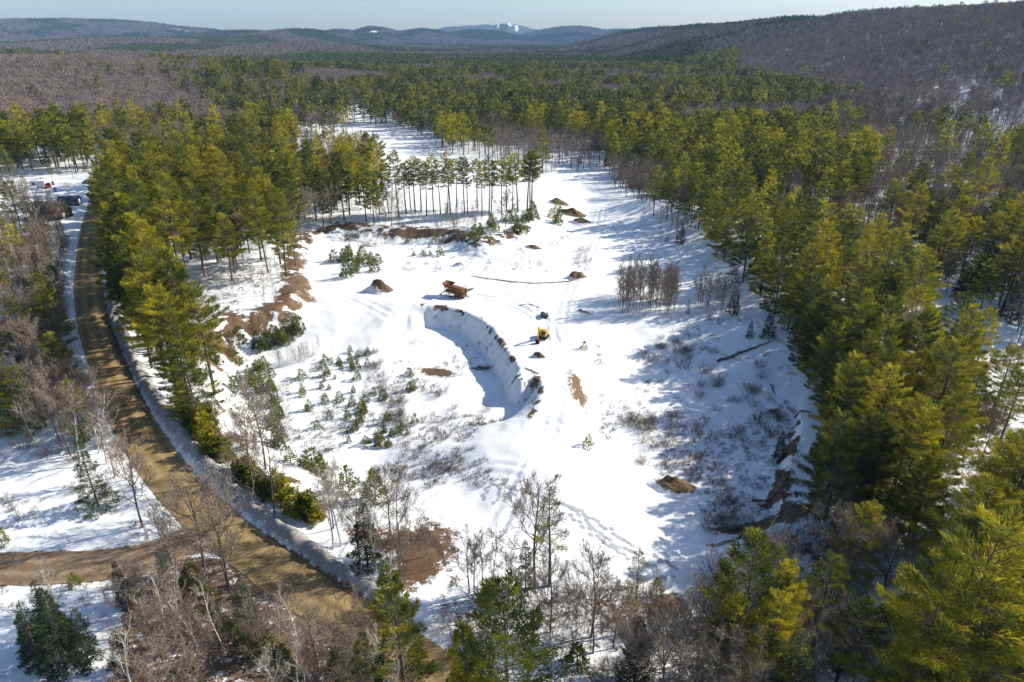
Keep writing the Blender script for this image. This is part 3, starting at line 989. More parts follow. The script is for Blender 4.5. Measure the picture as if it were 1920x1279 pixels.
for a in [(640, 1025, 882), (625, 1030, 900), (150, 860, 735), (215, 895, 765), (200, 870, 745), (185, 850, 760), (240, 900, 800), (120, 1195, 1045), (375, 800, 740), (905, 1110, 985), (925, 1112, 1000), (890, 1115, 1005), (35, 975, 915), (705, 1070, 960), (285, 1150, 1060), (340, 1180, 1080), (300, 1230, 1120), (420, 1215, 1090), (520, 1230, 1120)]:
    put('birch', *a)
# thin young trees in the open
for (poly, n, kind, hr) in [([(1152, 548), (1275, 552), (1265, 590), (1160, 588)], 105, 'young', (6.5, 11)), ([(1300, 560), (1388, 565), (1375, 592), (1310, 592)], 30, 'young', (6, 10.5)),
                            ([(1228, 425), (1300, 430), (1295, 460), (1235, 460)], 14, 'young', (5, 8)), ([(700, 400), (905, 408), (900, 436), (700, 428)], 58, 'young', (4, 7)), ([(480, 690), (600, 655), (600, 668), (500, 705)], 26, 'young', (2.5, 4.5)),
                            ([(1140, 345), (1190, 350), (1215, 385), (1160, 365)], 16, 'bare', (8, 11)),
                            ([(470, 690), (520, 690), (515, 745), (440, 735), (420, 710)], 17, 'sapling', (1.5, 3.0)), ([(495, 745), (525, 745), (535, 845), (510, 840)], 14, 'sapling', (1.3, 2.6)), ([(545, 850), (600, 850), (605, 885), (540, 870)], 4, 'sapling', (1.5, 2.6)),
                            ([(440, 640), (500, 640), (560, 600), (570, 630), (520, 655), (470, 660)], 16, 'sapling', (1.8, 4)), ([(385, 640), (450, 660), (450, 690), (380, 680)], 10, 'sapling', (1.5, 3)),
                            ([(620, 480), (660, 470), (715, 495), (715, 512), (640, 512)], 16, 'sapling', (2.0, 3.6)), ([(900, 420), (1010, 400), (1015, 425), (940, 455), (890, 450)], 18, 'sapling', (2.0, 4.5)), ([(1030, 395), (1060, 395), (1060, 430), (1030, 430)], 6, 'sapling', (2, 4)),
                            ([(550, 690), (770, 700), (800, 790), (720, 850), (560, 800)], 62, 'sapling', (0.8, 2.1)), ([(755, 455), (860, 450), (850, 480), (770, 480)], 8, 'sapling', (1.3, 2.6)), ([(580, 655), (700, 660), (690, 700), (600, 690)], 14, 'sapling', (.9, 2)),
                            ([(680, 660), (715, 660), (770, 800), (745, 830)], 26, 'shrub', (1.0, 2.2)), ([(1205, 640), (1300, 630), (1290, 690), (1210, 690)], 14, 'shrub', (1.2, 2.2)), ([(1165, 775), (1290, 775), (1280, 850), (1170, 850)], 16, 'shrub', (1.4, 2.6)),
                            ([(1270, 650), (1450, 650), (1490, 830), (1310, 850)], 34, 'shrub', (1.3, 2.8)), ([(1325, 935), (1420, 935), (1410, 1005), (1330, 1000)], 14, 'shrub', (1.2, 2.3)), ([(700, 740), (860, 720), (950, 760), (900, 800), (760, 860)], 22, 'shrub', (.9, 1.8)),
                            ([(1080, 455), (1110, 455), (1100, 520), (1070, 520)], 6, 'shrub', (1.2, 2.4)), ([(800, 860), (850, 880), (840, 910), (800, 890)], 8, 'shrub', (.6, 1.1)), ([(1180, 860), (1330, 860), (1400, 930), (1250, 920)], 12, 'shrub', (1, 2))]:
    poly = np.array(poly, float); c = 0
    while c < n:
        q = poly.min(0) + rng.random(2) * (poly.max(0) - poly.min(0))
        if inside(q[0], q[1], poly):
            x, y = G(*q); trees.append(dict(kind=kind, x=x, y=y, h=hr[0] + (hr[1] - hr[0]) * rng.random(), form='full', key=True)); c += 1
for (poly, n, kind, hr) in [([(690, 1000), (800, 1000), (830, 1080), (745, 1090)], 26, 'young', (4, 7)), ([(690, 1000), (815, 1005), (830, 1085), (745, 1095)], 9, 'shrub', (1.2, 2.2)), ([(830, 1245), (930, 1235), (930, 1300), (830, 1300)], 9, 'sapling', (1.6, 3)), ([(800, 1180), (920, 1180), (930, 1275), (860, 1275)], 14, 'shrub', (1.5, 2.6))]:
    poly = np.array(poly, float); c = 0
    while c < n:
        q = poly.min(0) + rng.random(2) * (poly.max(0) - poly.min(0))
        if inside(q[0], q[1], poly):
            x, y = G(*q); c += 1
            if seg_dist(np.array([x]), np.array([y]), ROAD)[0][0] > 4.2: trees.append(dict(kind=kind, x=x, y=y, h=hr[0] + (hr[1] - hr[0]) * rng.random(), form='full', key=True))
# the green hedge of young pines along the snowbank
for line, n, hr in [([(350, 765), (385, 815), (425, 870)], 17, (3.0, 4.6)), ([(450, 885), (500, 920), (560, 955), (600, 985)], 16, (2.4, 4.0)), ([(365, 790), (410, 850), (470, 905), (530, 945)], 14, (2.2, 3.6))]:
    L = spline(np.array(line, float), 10)
    for k in range(n):
        q = L[int(k / n * (len(L) - 1))] + rng.normal(size=2) * np.array([7, 5])
        x, y = G(*q); trees.append(dict(kind='sapling', x=x, y=y, h=hr[0] + (hr[1] - hr[0]) * rng.random(), form='hedge', key=True))
for a in [(655, 922, 876), (705, 938, 886), (588, 885, 842), (545, 868, 838), (1103, 838, 815), (1095, 655, 640), (55, 1030, 1005), (142, 1100, 1075), (405, 775, 745), (460, 840, 818), (4, 1020, 990), (825, 480, 462), (650, 520, 488), (700, 905, 880)]:
    put('sapling', *a)
# the row of pines that stands right behind the snowbank and shades the road
_d = 0
for k in range(1, len(BANK)):
    t_ = BANK[k] - BANK[k - 1]; _d += np.hypot(*t_)
    if _d > 4.4:
        _d = 0; t_ = t_ / np.hypot(*t_); nn_ = np.array([-t_[1], t_[0]]); nn_ = nn_ if nn_[0] > 0 else -nn_
        for off in (4.2, 8.0):
            q = BANK[k] + nn_ * (off + rng.normal() * .7)
            py_ = float(project(q[0], q[1], 5)[1])
            if py_ < 800 - off * 8 and q[1] < 260:
                trees.append(dict(kind='pine', x=q[0], y=q[1], h=18 + 4.5 * rng.random(), form='full' if off < 5 and rng.random() < .12 else ('high' if rng.random() < .25 else 'mid'), key=True))
for bx, by in [(1335, 452), (1362, 490), (1395, 530), (1420, 555), (1452, 590), (1478, 620), (1496, 655), (1512, 690), (1528, 722), (1545, 760), (1560, 800), (1566, 840), (1562, 880), (1556, 925), (1552, 970), (1590, 700), (1600, 780), (1610, 840), (1620, 900), (1500, 590), (1540, 640)]:
    put('pine', bx + rng.normal() * 6, by, 0, 'full', h=12.5 + 4 * rng.random())
scatter_near()
for t in trees:
    if t['kind'] in ('pine', 'bare', 'spruce') and not t.get('key'):
        q = project(t['x'], t['y'], float(H(t['x'], t['y'])))
        if 555 < q[0] < 745 and 225 < q[1] < 430:
            t['h'] = min(t['h'], max(6.0, float(height_for(t['x'], t['y'], 244 + 48 * rng.random()))))
        if 30 < q[0] < 185 and 405 < q[1] < 620:
            t['h'] = min(t['h'], max(3.5, float(height_for(t['x'], t['y'], 408))))
        if 30 < q[0] < 185 and 330 < q[1] <= 405:
            t['h'] = min(t['h'], 6.0)

# far trees
def scatter_far():
    out = dict(pine=[], bare=[], spruce=[])
    sp = 5.2
    for y in np.arange(432, 1320, sp):
        hw = 0.84 * y + 90
        xs = np.arange(-hw, hw, sp)
        P = np.stack([xs, np.full(len(xs), y)], 1) + rng.uniform(-.5, .5, (len(xs), 2)) * sp
        z = H(P[:, 0], P[:, 1]); px, py, _ = project(P[:, 0], P[:, 1], z)
        zi = np.full(len(P), -1)
        for k, (poly, dens, h, form) in enumerate(ZONES):
            m = (zi < 0) & inside(px, py, poly); zi[m] = k
        pat = fbm(P[:, 0] / 85, P[:, 1] / 110, 51, 3)
        for i in range(len(P)):
            x, yy = P[i]
            if x > 262 + 0.02 * yy:
                # the ridge: pines along its left shoulder, bare woods elsewhere
                top = float(px[i] < 1380) * sstep(700, 1000, yy) * (pat[i] + .12 > .5)
                dens = dict(pine=.03 + 2.2 * top, spruce=.06, bare=1.75 - 1.3 * top)
            elif zi[i] >= 0:
                dens = ZONES[zi[i]][1]
                if dens.get('pine', 0) >= 1.5:
                    pp = float(sstep(.40, .50, pat[i])); dens = dict(pine=dens['pine'] * pp, bare=dens.get('bare', 0) + 2.4 * (1 - pp), spruce=dens.get('spruce', 0))
            else:
                pp = sstep(.49, .62, pat[i])
                dens = dict(pine=2.2 * pp + .15, spruce=.3, bare=2.4 * (1 - pp) + .15)
            tot = sum(dens.get(k, 0) * (.62 if k == 'pine' else 1) for k in out)
            if rng.random() > min(1, tot / 2.9):
                continue
            r = rng.random() * tot
            for k in out:
                r -= dens.get(k, 0) * (.62 if k == 'pine' else 1)
                if r < 0:
                    out[k].append((x, yy, z[i], (11 + 11 * rng.random()) if k == 'pine' else (11 + 4 * rng.random()))); break
    return out


FAR = scatter_far()
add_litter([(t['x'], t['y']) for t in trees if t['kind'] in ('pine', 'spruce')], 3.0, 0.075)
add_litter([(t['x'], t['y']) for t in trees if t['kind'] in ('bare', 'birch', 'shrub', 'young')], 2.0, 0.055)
_px, _py, _ = project(GX, GY, GH)
_q = (GY > 15) & (GY < 200) & (np.abs(GX) < 200)
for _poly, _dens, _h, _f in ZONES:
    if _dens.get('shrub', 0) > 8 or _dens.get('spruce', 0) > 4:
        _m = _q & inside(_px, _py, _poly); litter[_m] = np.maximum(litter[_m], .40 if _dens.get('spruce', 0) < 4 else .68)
_d = seg_dist(GX[_q], GY[_q], BANK)[0]; litter[_q] *= sstep(2.2, 4.5, _d)
print('trees', len(trees), {k: sum(t['kind'] == k for t in trees) for k in KINDS}, {k: len(v) for k, v in FAR.items()})
# ------------------------------------------------------------------ ground materials
def snow_material():
    m, nt, o = mat('snow_and_soil')
    at = node(nt, 'ShaderNodeAttribute', attribute_name='cover')
    sep = node(nt, 'ShaderNodeSeparateColor'); nt.links.new(at.outputs['Color'], sep.inputs[0])
    nb = noise(nt, 0.9, 7, 0.68); nf = noise(nt, 4.5, 5, 0.7); nl = noise(nt, 0.18, 4, 0.6)
    nn = mathn(nt, 'ADD', mathn(nt, 'MULTIPLY', nb, 0.6), mathn(nt, 'MULTIPLY', nf, 0.4))

    def mask(ch, gain, off):
        v = mathn(nt, 'ADD', mathn(nt, 'MULTIPLY', sep.outputs[ch], 0.95), mathn(nt, 'MULTIPLY', mathn(nt, 'SUBTRACT', nn, 0.5), 2.6))
        v = mathn(nt, 'MULTIPLY', mathn(nt, 'SUBTRACT', v, off), gain)
        return mathn(nt, 'ADD', v, 0.0, True)
    snow = ramp(nt, nl, [(0.3, (0.80, 0.81, 0.83)), (0.7, (0.90, 0.90, 0.90))])
    dsnow = ramp(nt, nf, [(0.25, (0.15, 0.13, 0.115)), (0.6, (0.40, 0.38, 0.36)), (0.8, (0.72, 0.71, 0.70))])
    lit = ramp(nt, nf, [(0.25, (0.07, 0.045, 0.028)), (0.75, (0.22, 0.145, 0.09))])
    sc = ramp(nt, nn, [(0.3, (0.06, 0.038, 0.023)), (0.5, (0.135, 0.082, 0.044)), (0.75, (0.24, 0.15, 0.08))])
    c = mixc(nt, mask(2, 3.0, 0.45), snow, dsnow)
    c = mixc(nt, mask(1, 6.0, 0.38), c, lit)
    c = mixc(nt, mask(0, 7.0, 0.42), c, sc)
    h = mathn(nt, 'ADD', mathn(nt, 'MULTIPLY', nb, 0.6), mathn(nt, 'MULTIPLY', nf, 0.25))
    b = bsdf(nt, o, c, 0.75, h, 0.22, 0.55, 0.25)
    return m


def hills_material():
    m, nt, o = mat('wooded_hills')
    g = node(nt, 'ShaderNodeNewGeometry')
    n1 = noise(nt, 0.0035, 8, 0.62); n2 = noise(nt, 0.03, 5, 0.7)
    f = mathn(nt, 'ADD', mathn(nt, 'MULTIPLY', n1, 0.75), mathn(nt, 'MULTIPLY', n2, 0.25))
    c = ramp(nt, f, [(0.42, (0.028, 0.042, 0.028)), (0.50, (0.06, 0.06, 0.048)), (0.56, (0.13, 0.10, 0.098)), (0.7, (0.18, 0.145, 0.14))])
    at = node(nt, 'ShaderNodeAttribute', attribute_name='cover')
    sep = node(nt, 'ShaderNodeSeparateColor'); nt.links.new(at.outputs['Color'], sep.inputs[0])
    s = mathn(nt, 'MULTIPLY', mathn(nt, 'SUBTRACT', mathn(nt, 'ADD', sep.outputs[0], mathn(nt, 'SUBTRACT', n2, .5)), .45), 6, )
    s = mathn(nt, 'ADD', s, 0, True)
    c = mixc(nt, s, c, (0.85, 0.86, 0.88))
    bsdf(nt, o, c, 0.95, n2, 14.0, 0.9, 0.05)
    return m


def road_material(name, a, b, c):
    m, nt, o = mat(name)
    n1 = noise(nt, 0.5, 6, 0.65); n2 = noise(nt, 2.6, 6, 0.75)
    uv = node(nt, 'ShaderNodeAttribute', attribute_name='across')
    w = node(nt, 'ShaderNodeTexWave', bands_direction='X', inp={'Scale': 0.16, 'Distortion': 3.0, 'Detail': 3.0})
    cm = node(nt, 'ShaderNodeCombineXYZ'); nt.links.new(uv.outputs['Fac'], cm.inputs[0]); nt.links.new(cm.outputs[0], w.inputs['Vector'])
    f = mathn(nt, 'ADD', mathn(nt, 'MULTIPLY', n1, 0.42), mathn(nt, 'ADD', mathn(nt, 'MULTIPLY', n2, 0.43), mathn(nt, 'MULTIPLY', w.outputs['Fac'], 0.15)))
    cl = ramp(nt, f, [(0.32, a), (0.5, b), (0.68, c)])
    bsdf(nt, o, cl, 0.9, f, 0.08, 0.7, 0.15)
    return m


M['snow'] = snow_material(); M['hills'] = hills_material()
M['road'] = road_material('dirt_road', (0.17, 0.115, 0.05), (0.30, 0.205, 0.088), (0.42, 0.305, 0.145))
M['lane'] = road_material('muddy_lane', (0.13, 0.085, 0.055), (0.24, 0.165, 0.10), (0.40, 0.30, 0.20))


def sheet(name, r0, r1, m, cover):
    X = GX[r0:r1]; Y = GY[r0:r1]; Z = GH[r0:r1]
    n, k = X.shape
    V = np.stack([X.ravel(), Y.ravel(), Z.ravel()], 1)
    i = (np.arange(n - 1)[:, None] * k + np.arange(k - 1)[None]).ravel()
    F = np.stack([i, i + 1, i + k + 1, i + k], 1)
    g = Geo(); g.add(V, F)
    me = g.mesh(name, m, True)
    a = me.attributes.new('cover', 'FLOAT_COLOR', 'POINT')
    c = np.stack([q[r0:r1].ravel() for q in cover] + [np.ones(n * k)], 1)
    a.data.foreach_set('color', c.astype(np.float32).ravel())
    return tag(link(name, me), kind='structure')


# snow patches on the far hills
for (px, py, r) in [(335, 54, 40), (355, 53, 40), (705, 60, 30), (690, 62, 26), (905, 84, 40), (950, 84, 34), (1075, 80, 34)]:
    x, y = G(px, py); soil = np.maximum(soil, np.where(GY > 1500, np.clip(.75 - ((GX - x) / (r * 2.2)) ** 2 - ((GY - y) / (r * 4)) ** 2, 0, 1), 0))
R_SPLIT = int(np.searchsorted(YS, 1500))
far_mask = GY > 1500
GH = GH + np.where(far_mask, 7 * (fbm(GX / 60, GY / 60, 61, 3) - .5), 0)
sheet('ground', 0, R_SPLIT + 1, M['snow'], (np.where(far_mask, 0, soil), litter, dirty))
sheet('hills', R_SPLIT, ny, M['hills'], (soil, litter * 0, dirty * 0))


# the ski mountain on the horizon, a ridge of its own far behind the hills
def mountain():
    m, nt, o = mat('snowy_mountain')
    n1 = noise(nt, 0.004, 6, 0.6); n2 = noise(nt, 0.012, 5, 0.7, stretch=(1, 0.15, 0.25))
    at = node(nt, 'ShaderNodeAttribute', attribute_name='tint')
    f = mathn(nt, 'ADD', at.outputs['Fac'], mathn(nt, 'MULTIPLY', mathn(nt, 'SUBTRACT', n2, .5), 1.8), True)
    c = ramp(nt, f, [(0.55, (0.10, 0.11, 0.12)), (0.66, (0.85, 0.86, 0.88))])
    bsdf(nt, o, c, 0.9, n1, 20, 0.6, 0.05)
    Y0 = 9700.0
    prof = [(760, 62), (815, 55), (850, 49), (880, 48), (905, 46), (925, 47), (940, 45), (952, 42), (962, 44), (985, 50), (1010, 56), (1050, 64)]
    xs = []; zs = []
    for px, py in prof:
        v = (CY - py) / FPX; sl = (-SP + v * CP) / (CP + v * SP); z = CAMZ + sl * Y0; D = Y0 * CP - (z - CAMZ) * SP
        xs.append((px - CX) * D / FPX); zs.append(z)
    X = np.linspace(xs[0], xs[-1], 90); Z = np.interp(X, xs, zs)
    V = []; T = []
    for j, (dy, k) in enumerate([(-1100, 0.02), (-800, .3), (-500, .62), (-250, .85), (0, 1.0), (300, .8), (700, .4), (1000, 0.02)]):
        for i, x in enumerate(X):
            z = Z[i] * k + 14 * (vnoise(x / 130, j * 2.3, 5) - .5) * (0 < j < 7)
            V.append((x + 40 * (vnoise(x / 90, j, 8) - .5), Y0 + dy, z))
            pk = math.exp(-((x - np.interp(958, [p[0] for p in prof], xs)) / 300) ** 2)
            T.append(0.25 + 0.27 * pk * k)
    n = len(X); i = (np.arange(7)[:, None] * n + np.arange(n - 1)[None]).ravel()
    g = Geo(); g.add(np.array(V), np.stack([i, i + 1, i + n + 1, i + n], 1), np.array(T))
    tag(link('mountain', g.mesh('mountain', m, True)), kind='structure')


mountain()


def road_strip(name, line, half, m, lift):
    L = spline(line[::3], 12)
    T = np.gradient(L, axis=0); T = T / np.linalg.norm(T, axis=1, keepdims=True); Nn = np.stack([-T[:, 1], T[:, 0]], 1)
    na = 15
    a = np.linspace(-1, 1, na)
    wob = 1 + 0.10 * (fbm(np.arange(len(L)) / 9.0, np.zeros(len(L)), 71, 3) - .5) * 2
    X = L[:, 0:1] + Nn[:, 0:1] * a * half * wob[:, None]; Y = L[:, 1:2] + Nn[:, 1:2] * a * half * wob[:, None]
    Z = hbase(X, Y) - 0.35 + lift + 0.10 * (1 - a ** 2) + 0.05 * (fbm(X / .8, Y / .8, 72, 3) - .5)
    V = np.stack([X.ravel(), Y.ravel(), Z.ravel()], 1); n = len(L)
    i = (np.arange(n - 1)[:, None] * na + np.arange(na - 1)[None]).ravel()
    g = Geo(); g.add(V, np.stack([i, i + 1, i + na + 1, i + na], 1))
    me = g.mesh(name, m, True)
    at = me.attributes.new('across', 'FLOAT', 'POINT'); at.data.foreach_set('value', np.broadcast_to(a * half, X.shape).astype(np.float32).ravel())
    return tag(link(name, me), kind='structure')


road_strip('road', ROAD, HALF_ROAD, M['road'], 0.07)
road_strip('lane', LANE, 2.8, M['lane'], 0.05)

# ------------------------------------------------------------------ tree kinds
for k in range(1):
    pass
PINES = dict(
    full=[pine_meshes('pine', 20, .04, 6.2 + .5 * (k % 3), 21, 420, .52, .075, 'pine', lean=(.01 * (k % 3)), gap=.10 + .05 * (k % 2)) for k in range(5)],
    mid=[pine_meshes('pine', 20, .24 + .04 * k, 4.5 + .35 * k, 18, 300, .50, .08, 'pine', lean=(.012 * k)) for k in range(4)],
    slim=[pine_meshes('pine', 20, .16, 3.1 + .3 * k, 17, 260, .5, .08, 'pine', gap=.2) for k in range(2)],
    high=[pine_meshes('pine', 20, .52, 3.3 + .3 * k, 11, 130, .5, .105, 'high') for k in range(3)],
    thin=[pine_meshes('pine', 20, .30, 3.2, 9, 75, .5, .11, 'pine', gap=.3) for k in range(2)])
SPRUCES = [pine_meshes('spruce', 12, .03, 2.6 + .3 * k, 20, 110, .38, .10, 'spruce', m_crown=M['spruce'], gap=.05) for k in range(3)]
BARES = [bare_meshes('bare', 12, 15 + k, .40 + .04 * (k % 2), .72 + .1 * (k % 3), r=.0085, sub=8, tw=7, twl=4, tww=.034) for k in range(5)]
BIRCHES = [bare_meshes('birch', 10, 11, .28, 1.0, M['birchbark'], M['birchtwig'], r=.007, sub=7, tw=5, twl=3, lean=.06 * k) for k in range(4)]
YOUNGS = [bare_meshes('young', 8, 10, .27, 1.05, M['youngbark'], M['twig'], r=.0016, sub=5, tw=4, twl=2, fork=.15, tww=.035) for k in range(4)]
SHRUBS = [shrub_mesh('shrub', 2.0, 18 + 4 * k, 1.5, M['redtwig'] if k == 1 else M['brush'], w=.030, tw=8) for k in range(4)]
SAPS = [sapling_mesh('sapling', 2.4, .75 + .1 * k) for k in range(4)]
HEDGE = [sapling_mesh('hedge_pine', 3.6, 1.35 + .1 * k, 9, 44, .45, .16, M['pine']) for k in range(3)]
BASEH = dict(pine=20, spruce=12, bare=12, birch=10, young=8, shrub=2.0, sapling=2.4)
NAMES = dict(pine='pine_tree', spruce='spruce_tree', bare='bare_tree', birch='birch_tree', young='young_bare_tree', shrub='bare_shrub', sapling='pine_sapling')

for t in trees:
    t['z'] = float(H(t['x'], t['y']))
    px, py, zc = project(t['x'], t['y'], t['z']); tx, ty, _ = project(t['x'], t['y'], t['z'] + t['h'])
    t['px'], t['py'], t['ty'] = float(px), float(py), float(ty)
    t['size'] = float(py - ty)
    t['seen'] = bool(-20 < px < 1940 and ty < 1265 and t['y'] > 20)
LIMIT = dict(pine=285, bare=270, birch=250, spruce=200, young=295, shrub=280, sapling=290)
single = []; rest = []
for k in KINDS:
    q = [t for t in trees if t['kind'] == k]
    q.sort(key=lambda t: (-(t['seen']), -t['size'] * (1.25 if t.get('key') else 1)))
    s = [t for t in q if t['seen']][:LIMIT[k]]
    ids = set(map(id, s)); single += s; rest += [t for t in q if id(t) not in ids]

# ------------------------------------------------------------------ labels
LAND = [('the yellow excavator', 1008, 632), ('the rusty screening machine', 850, 555), ('the brown oval soil patch', 820, 698), ('the curved cut bank', 900, 660), ('the brown eroded bank', 400, 640),
        ('the steep brown slope', 560, 520), ('the road junction', 380, 1000), ('the roadside snowbank', 470, 950), ('the shaded upper road', 165, 520), ('the sunlit road bend', 255, 790), ('the brown cabin', 100, 410),
        ('the red truck', 90, 350), ('the muddy side lane', 100, 1065), ('the lower left snow field', 130, 980), ('the blue tarp', 870, 1235), ('the snowy pit entrance', 830, 1095), ('the footprint trail', 1150, 1010),
        ('the arched soil mound', 1270, 915), ('the dark soil streaks', 1460, 930), ('the long fallen log', 1395, 660), ('the thin tree clump', 1210, 575), ('the second thin clump', 1345, 580), ('the tall plantation row', 860, 402),
        ('the three soil mounds', 1065, 400), ('the low dark berm', 990, 530), ('the snow gap behind the ridge', 1700, 500), ('the right edge snow clearing', 1890, 700), ('the right frame edge', 1880, 1000), ('the bottom right corner', 1800, 1270),
        ('the far snow clearing', 720, 260), ('the ridge crest', 1640, 800), ('the pit rim', 780, 440), ('the lower pit slope', 560, 900), ('the small snow mound', 1250, 1130), ('the bottom edge snow patches', 1480, 1250), ('the right pit corner', 1570, 1020),
        ('the lower left thicket', 400, 1200), ('the long snowy ramp', 1040, 800), ('the north snow corridor', 1120, 360), ('the hillside foot', 1800, 330), ('the bare left hillside', 100, 250), ('the left frame edge', 10, 640), ('the wood behind the road', 300, 420), ('the pine stand centre', 450, 440)]
LW = [G(a, b) for _, a, b in LAND]
ORD = 'first second third fourth fifth sixth seventh eighth ninth tenth eleventh twelfth thirteenth fourteenth fifteenth sixteenth'.split()
LOOK = dict(pine='olive pine', spruce='dark spruce', bare='leafless grey tree', birch='pale birch', young='thin young tree', shrub='bare brown shrub', sapling='young green pine')
FORM = dict(slim='slender', full='broad', mid='tall', high='high crowned', thin='sparse', hedge='bushy')
CAT = dict(pine='tree', spruce='tree', bare='tree', birch='tree', young='tree', shrub='shrub', sapling='sapling')
fam = {}
for t in single:
    k = int(np.argmin([(t['x'] - a) ** 2 + (t['y'] - b) ** 2 for a, b in LW])); t['land'] = k
    fam.setdefault((t['kind'], t['form'] if t['kind'] == 'pine' else '', k), []).append(t)
for (kind, form, k), q in fam.items():
    look = (FORM[form] + ' ' if kind == 'pine' else '') + LOOK[kind]
    q.sort(key=lambda t: t['y'])
    nrow = -(-len(q) // 12)
    rows = [q[i::1][i * 12:(i + 1) * 12] for i in range(nrow)] if False else [q[i * 12:(i + 1) * 12] for i in range(nrow)]
    for r, row in enumerate(rows):
        row.sort(key=lambda t: t['px'])
        for i, t in enumerate(row):
            if len(q) == 1:
                lab = f'only {look} closest to {LAND[k][0]}'
            elif nrow == 1:
                lab = f'{look} near {LAND[k][0]}, {ORD[i]} from left of {len(row)}'
            else:
                lab = f'{look} near {LAND[k][0]}, {ORD[r]} row, {ORD[i]} from left'
            t['label'] = lab
GROUP = dict(pine='pines standing around the snowy pit', spruce='dark spruces among the snow', bare='leafless trees around the pit', birch='pale birches by the roads', young='thin young bare trees', shrub='bare shrubs on the snow', sapling='young pines on the pit floor and banks')


def variants(t):
    k = t['kind']
    if k == 'pine': return PINES[t['form'] if t['form'] in PINES else 'full']
    if k == 'sapling': return HEDGE if t['form'] == 'hedge' else SAPS
    return dict(spruce=SPRUCES, bare=BARES, birch=BIRCHES, young=YOUNGS, shrub=SHRUBS)[k]


proto = {}
for n, t in enumerate(single):
    vs = variants(t); v = int(rng.integers(len(vs)))
    base = 3.6 if t['form'] == 'hedge' else BASEH[t['kind']]
    s = t['h'] / base
    wide = s * (0.82 + .36 * rng.random())
    if t['kind'] == 'pine': wide = min(wide, 1.0 * s) if s > 1 else max(wide, .9 * s)
    rz = rng.random() * 6.283
    tilt = (rng.normal() * .025, rng.normal() * .025)
    nm = NAMES[t['kind']]
    if isinstance(vs[v], tuple):
        key = id(vs[v][0])
        if key not in proto:
            e = empty(nm, (0, 0, 0)); proto[key] = (e, link('trunk', vs[v][0], e), link('crown', vs[v][1], e))
        else:
            pe = proto[key]
            e = pe[0].copy(); col.objects.link(e); e.name = nm
            for ch in pe[1:]:
                c = ch.copy(); c.parent = e; col.objects.link(c)
    else:
        key = id(vs[v])
        if key not in proto:
            e = link(nm, vs[v]); proto[key] = (e,)
        else:
            e = proto[key][0].copy(); col.objects.link(e); e.name = nm
    e.location = (t['x'], t['y'], t['z'] - 0.05); e.rotation_euler = (tilt[0], tilt[1], rz); e.scale = (wide, wide, s)
    tag(e, t['label'], CAT[t['kind']], GROUP[t['kind']])


# ------------------------------------------------------------------ the woods beyond what can be counted: instanced, one object per kind
def scatter_object(name, pts, rots, scales, idx, sources, label=None, cat=None):
    me = bpy.data.meshes.new(name)
    P = np.asarray(pts, np.float32)
    me.vertices.add(len(P)); me.vertices.foreach_set('co', P.ravel())
    a = me.attributes.new('spin', 'FLOAT_VECTOR', 'POINT'); r = np.zeros((len(P), 3), np.float32); r[:, 2] = rots; a.data.foreach_set('vector', r.ravel())
    sc = np.asarray(scales, np.float32)
    if sc.ndim == 1: sc = np.stack([sc, sc, sc], 1)
    a = me.attributes.new('size', 'FLOAT_VECTOR', 'POINT'); a.data.foreach_set('vector', sc.ravel())
    a = me.attributes.new('pick', 'INT', 'POINT'); a.data.foreach_set('value', np.asarray(idx, np.int32))
    o = link(name, me)
    c = bpy.data.collections.new(name + '_sources')
    for i, s in enumerate(sources):
        so_ = bpy.data.objects.new(f'{name}_source_{i:02d}', s); c.objects.link(so_)
    ng = bpy.data.node_groups.new(name, 'GeometryNodeTree')
    ng.interface.new_socket('Geometry', in_out='INPUT', socket_type='NodeSocketGeometry'); ng.interface.new_socket('Geometry', in_out='OUTPUT', socket_type='NodeSocketGeometry')
    gi = ng.nodes.new('NodeGroupInput'); go = ng.nodes.new('NodeGroupOutput')
    ip = ng.nodes.new('GeometryNodeInstanceOnPoints'); ci = ng.nodes.new('GeometryNodeCollectionInfo')
    ci.inputs['Collection'].default_value = c; ci.inputs['Separate Children'].default_value = True; ci.inputs['Reset Children'].default_value = True

    def named(nm, ty):
        q = ng.nodes.new('GeometryNodeInputNamedAttribute'); q.data_type = ty; q.inputs['Name'].default_value = nm
        return [s for s in q.outputs if s.enabled and s.name == 'Attribute'][0]
    L = ng.links.new
    e2r = ng.nodes.new('FunctionNodeEulerToRotation')
    L(gi.outputs[0], ip.inputs['Points']); L(ci.outputs[0], ip.inputs['Instance']); ip.inputs['Pick Instance'].default_value = True
    L(named('pick', 'INT'), ip.inputs['Instance Index']); L(named('spin', 'FLOAT_VECTOR'), e2r.inputs[0]); L(e2r.outputs[0], ip.inputs['Rotation'])
    L(named('size', 'FLOAT_VECTOR'), ip.inputs['Scale']); L(ip.outputs[0], go.inputs[0])
    md = o.modifiers.new('scatter', 'NODES'); md.node_group = ng
    return tag(o, label, cat, None, 'stuff')


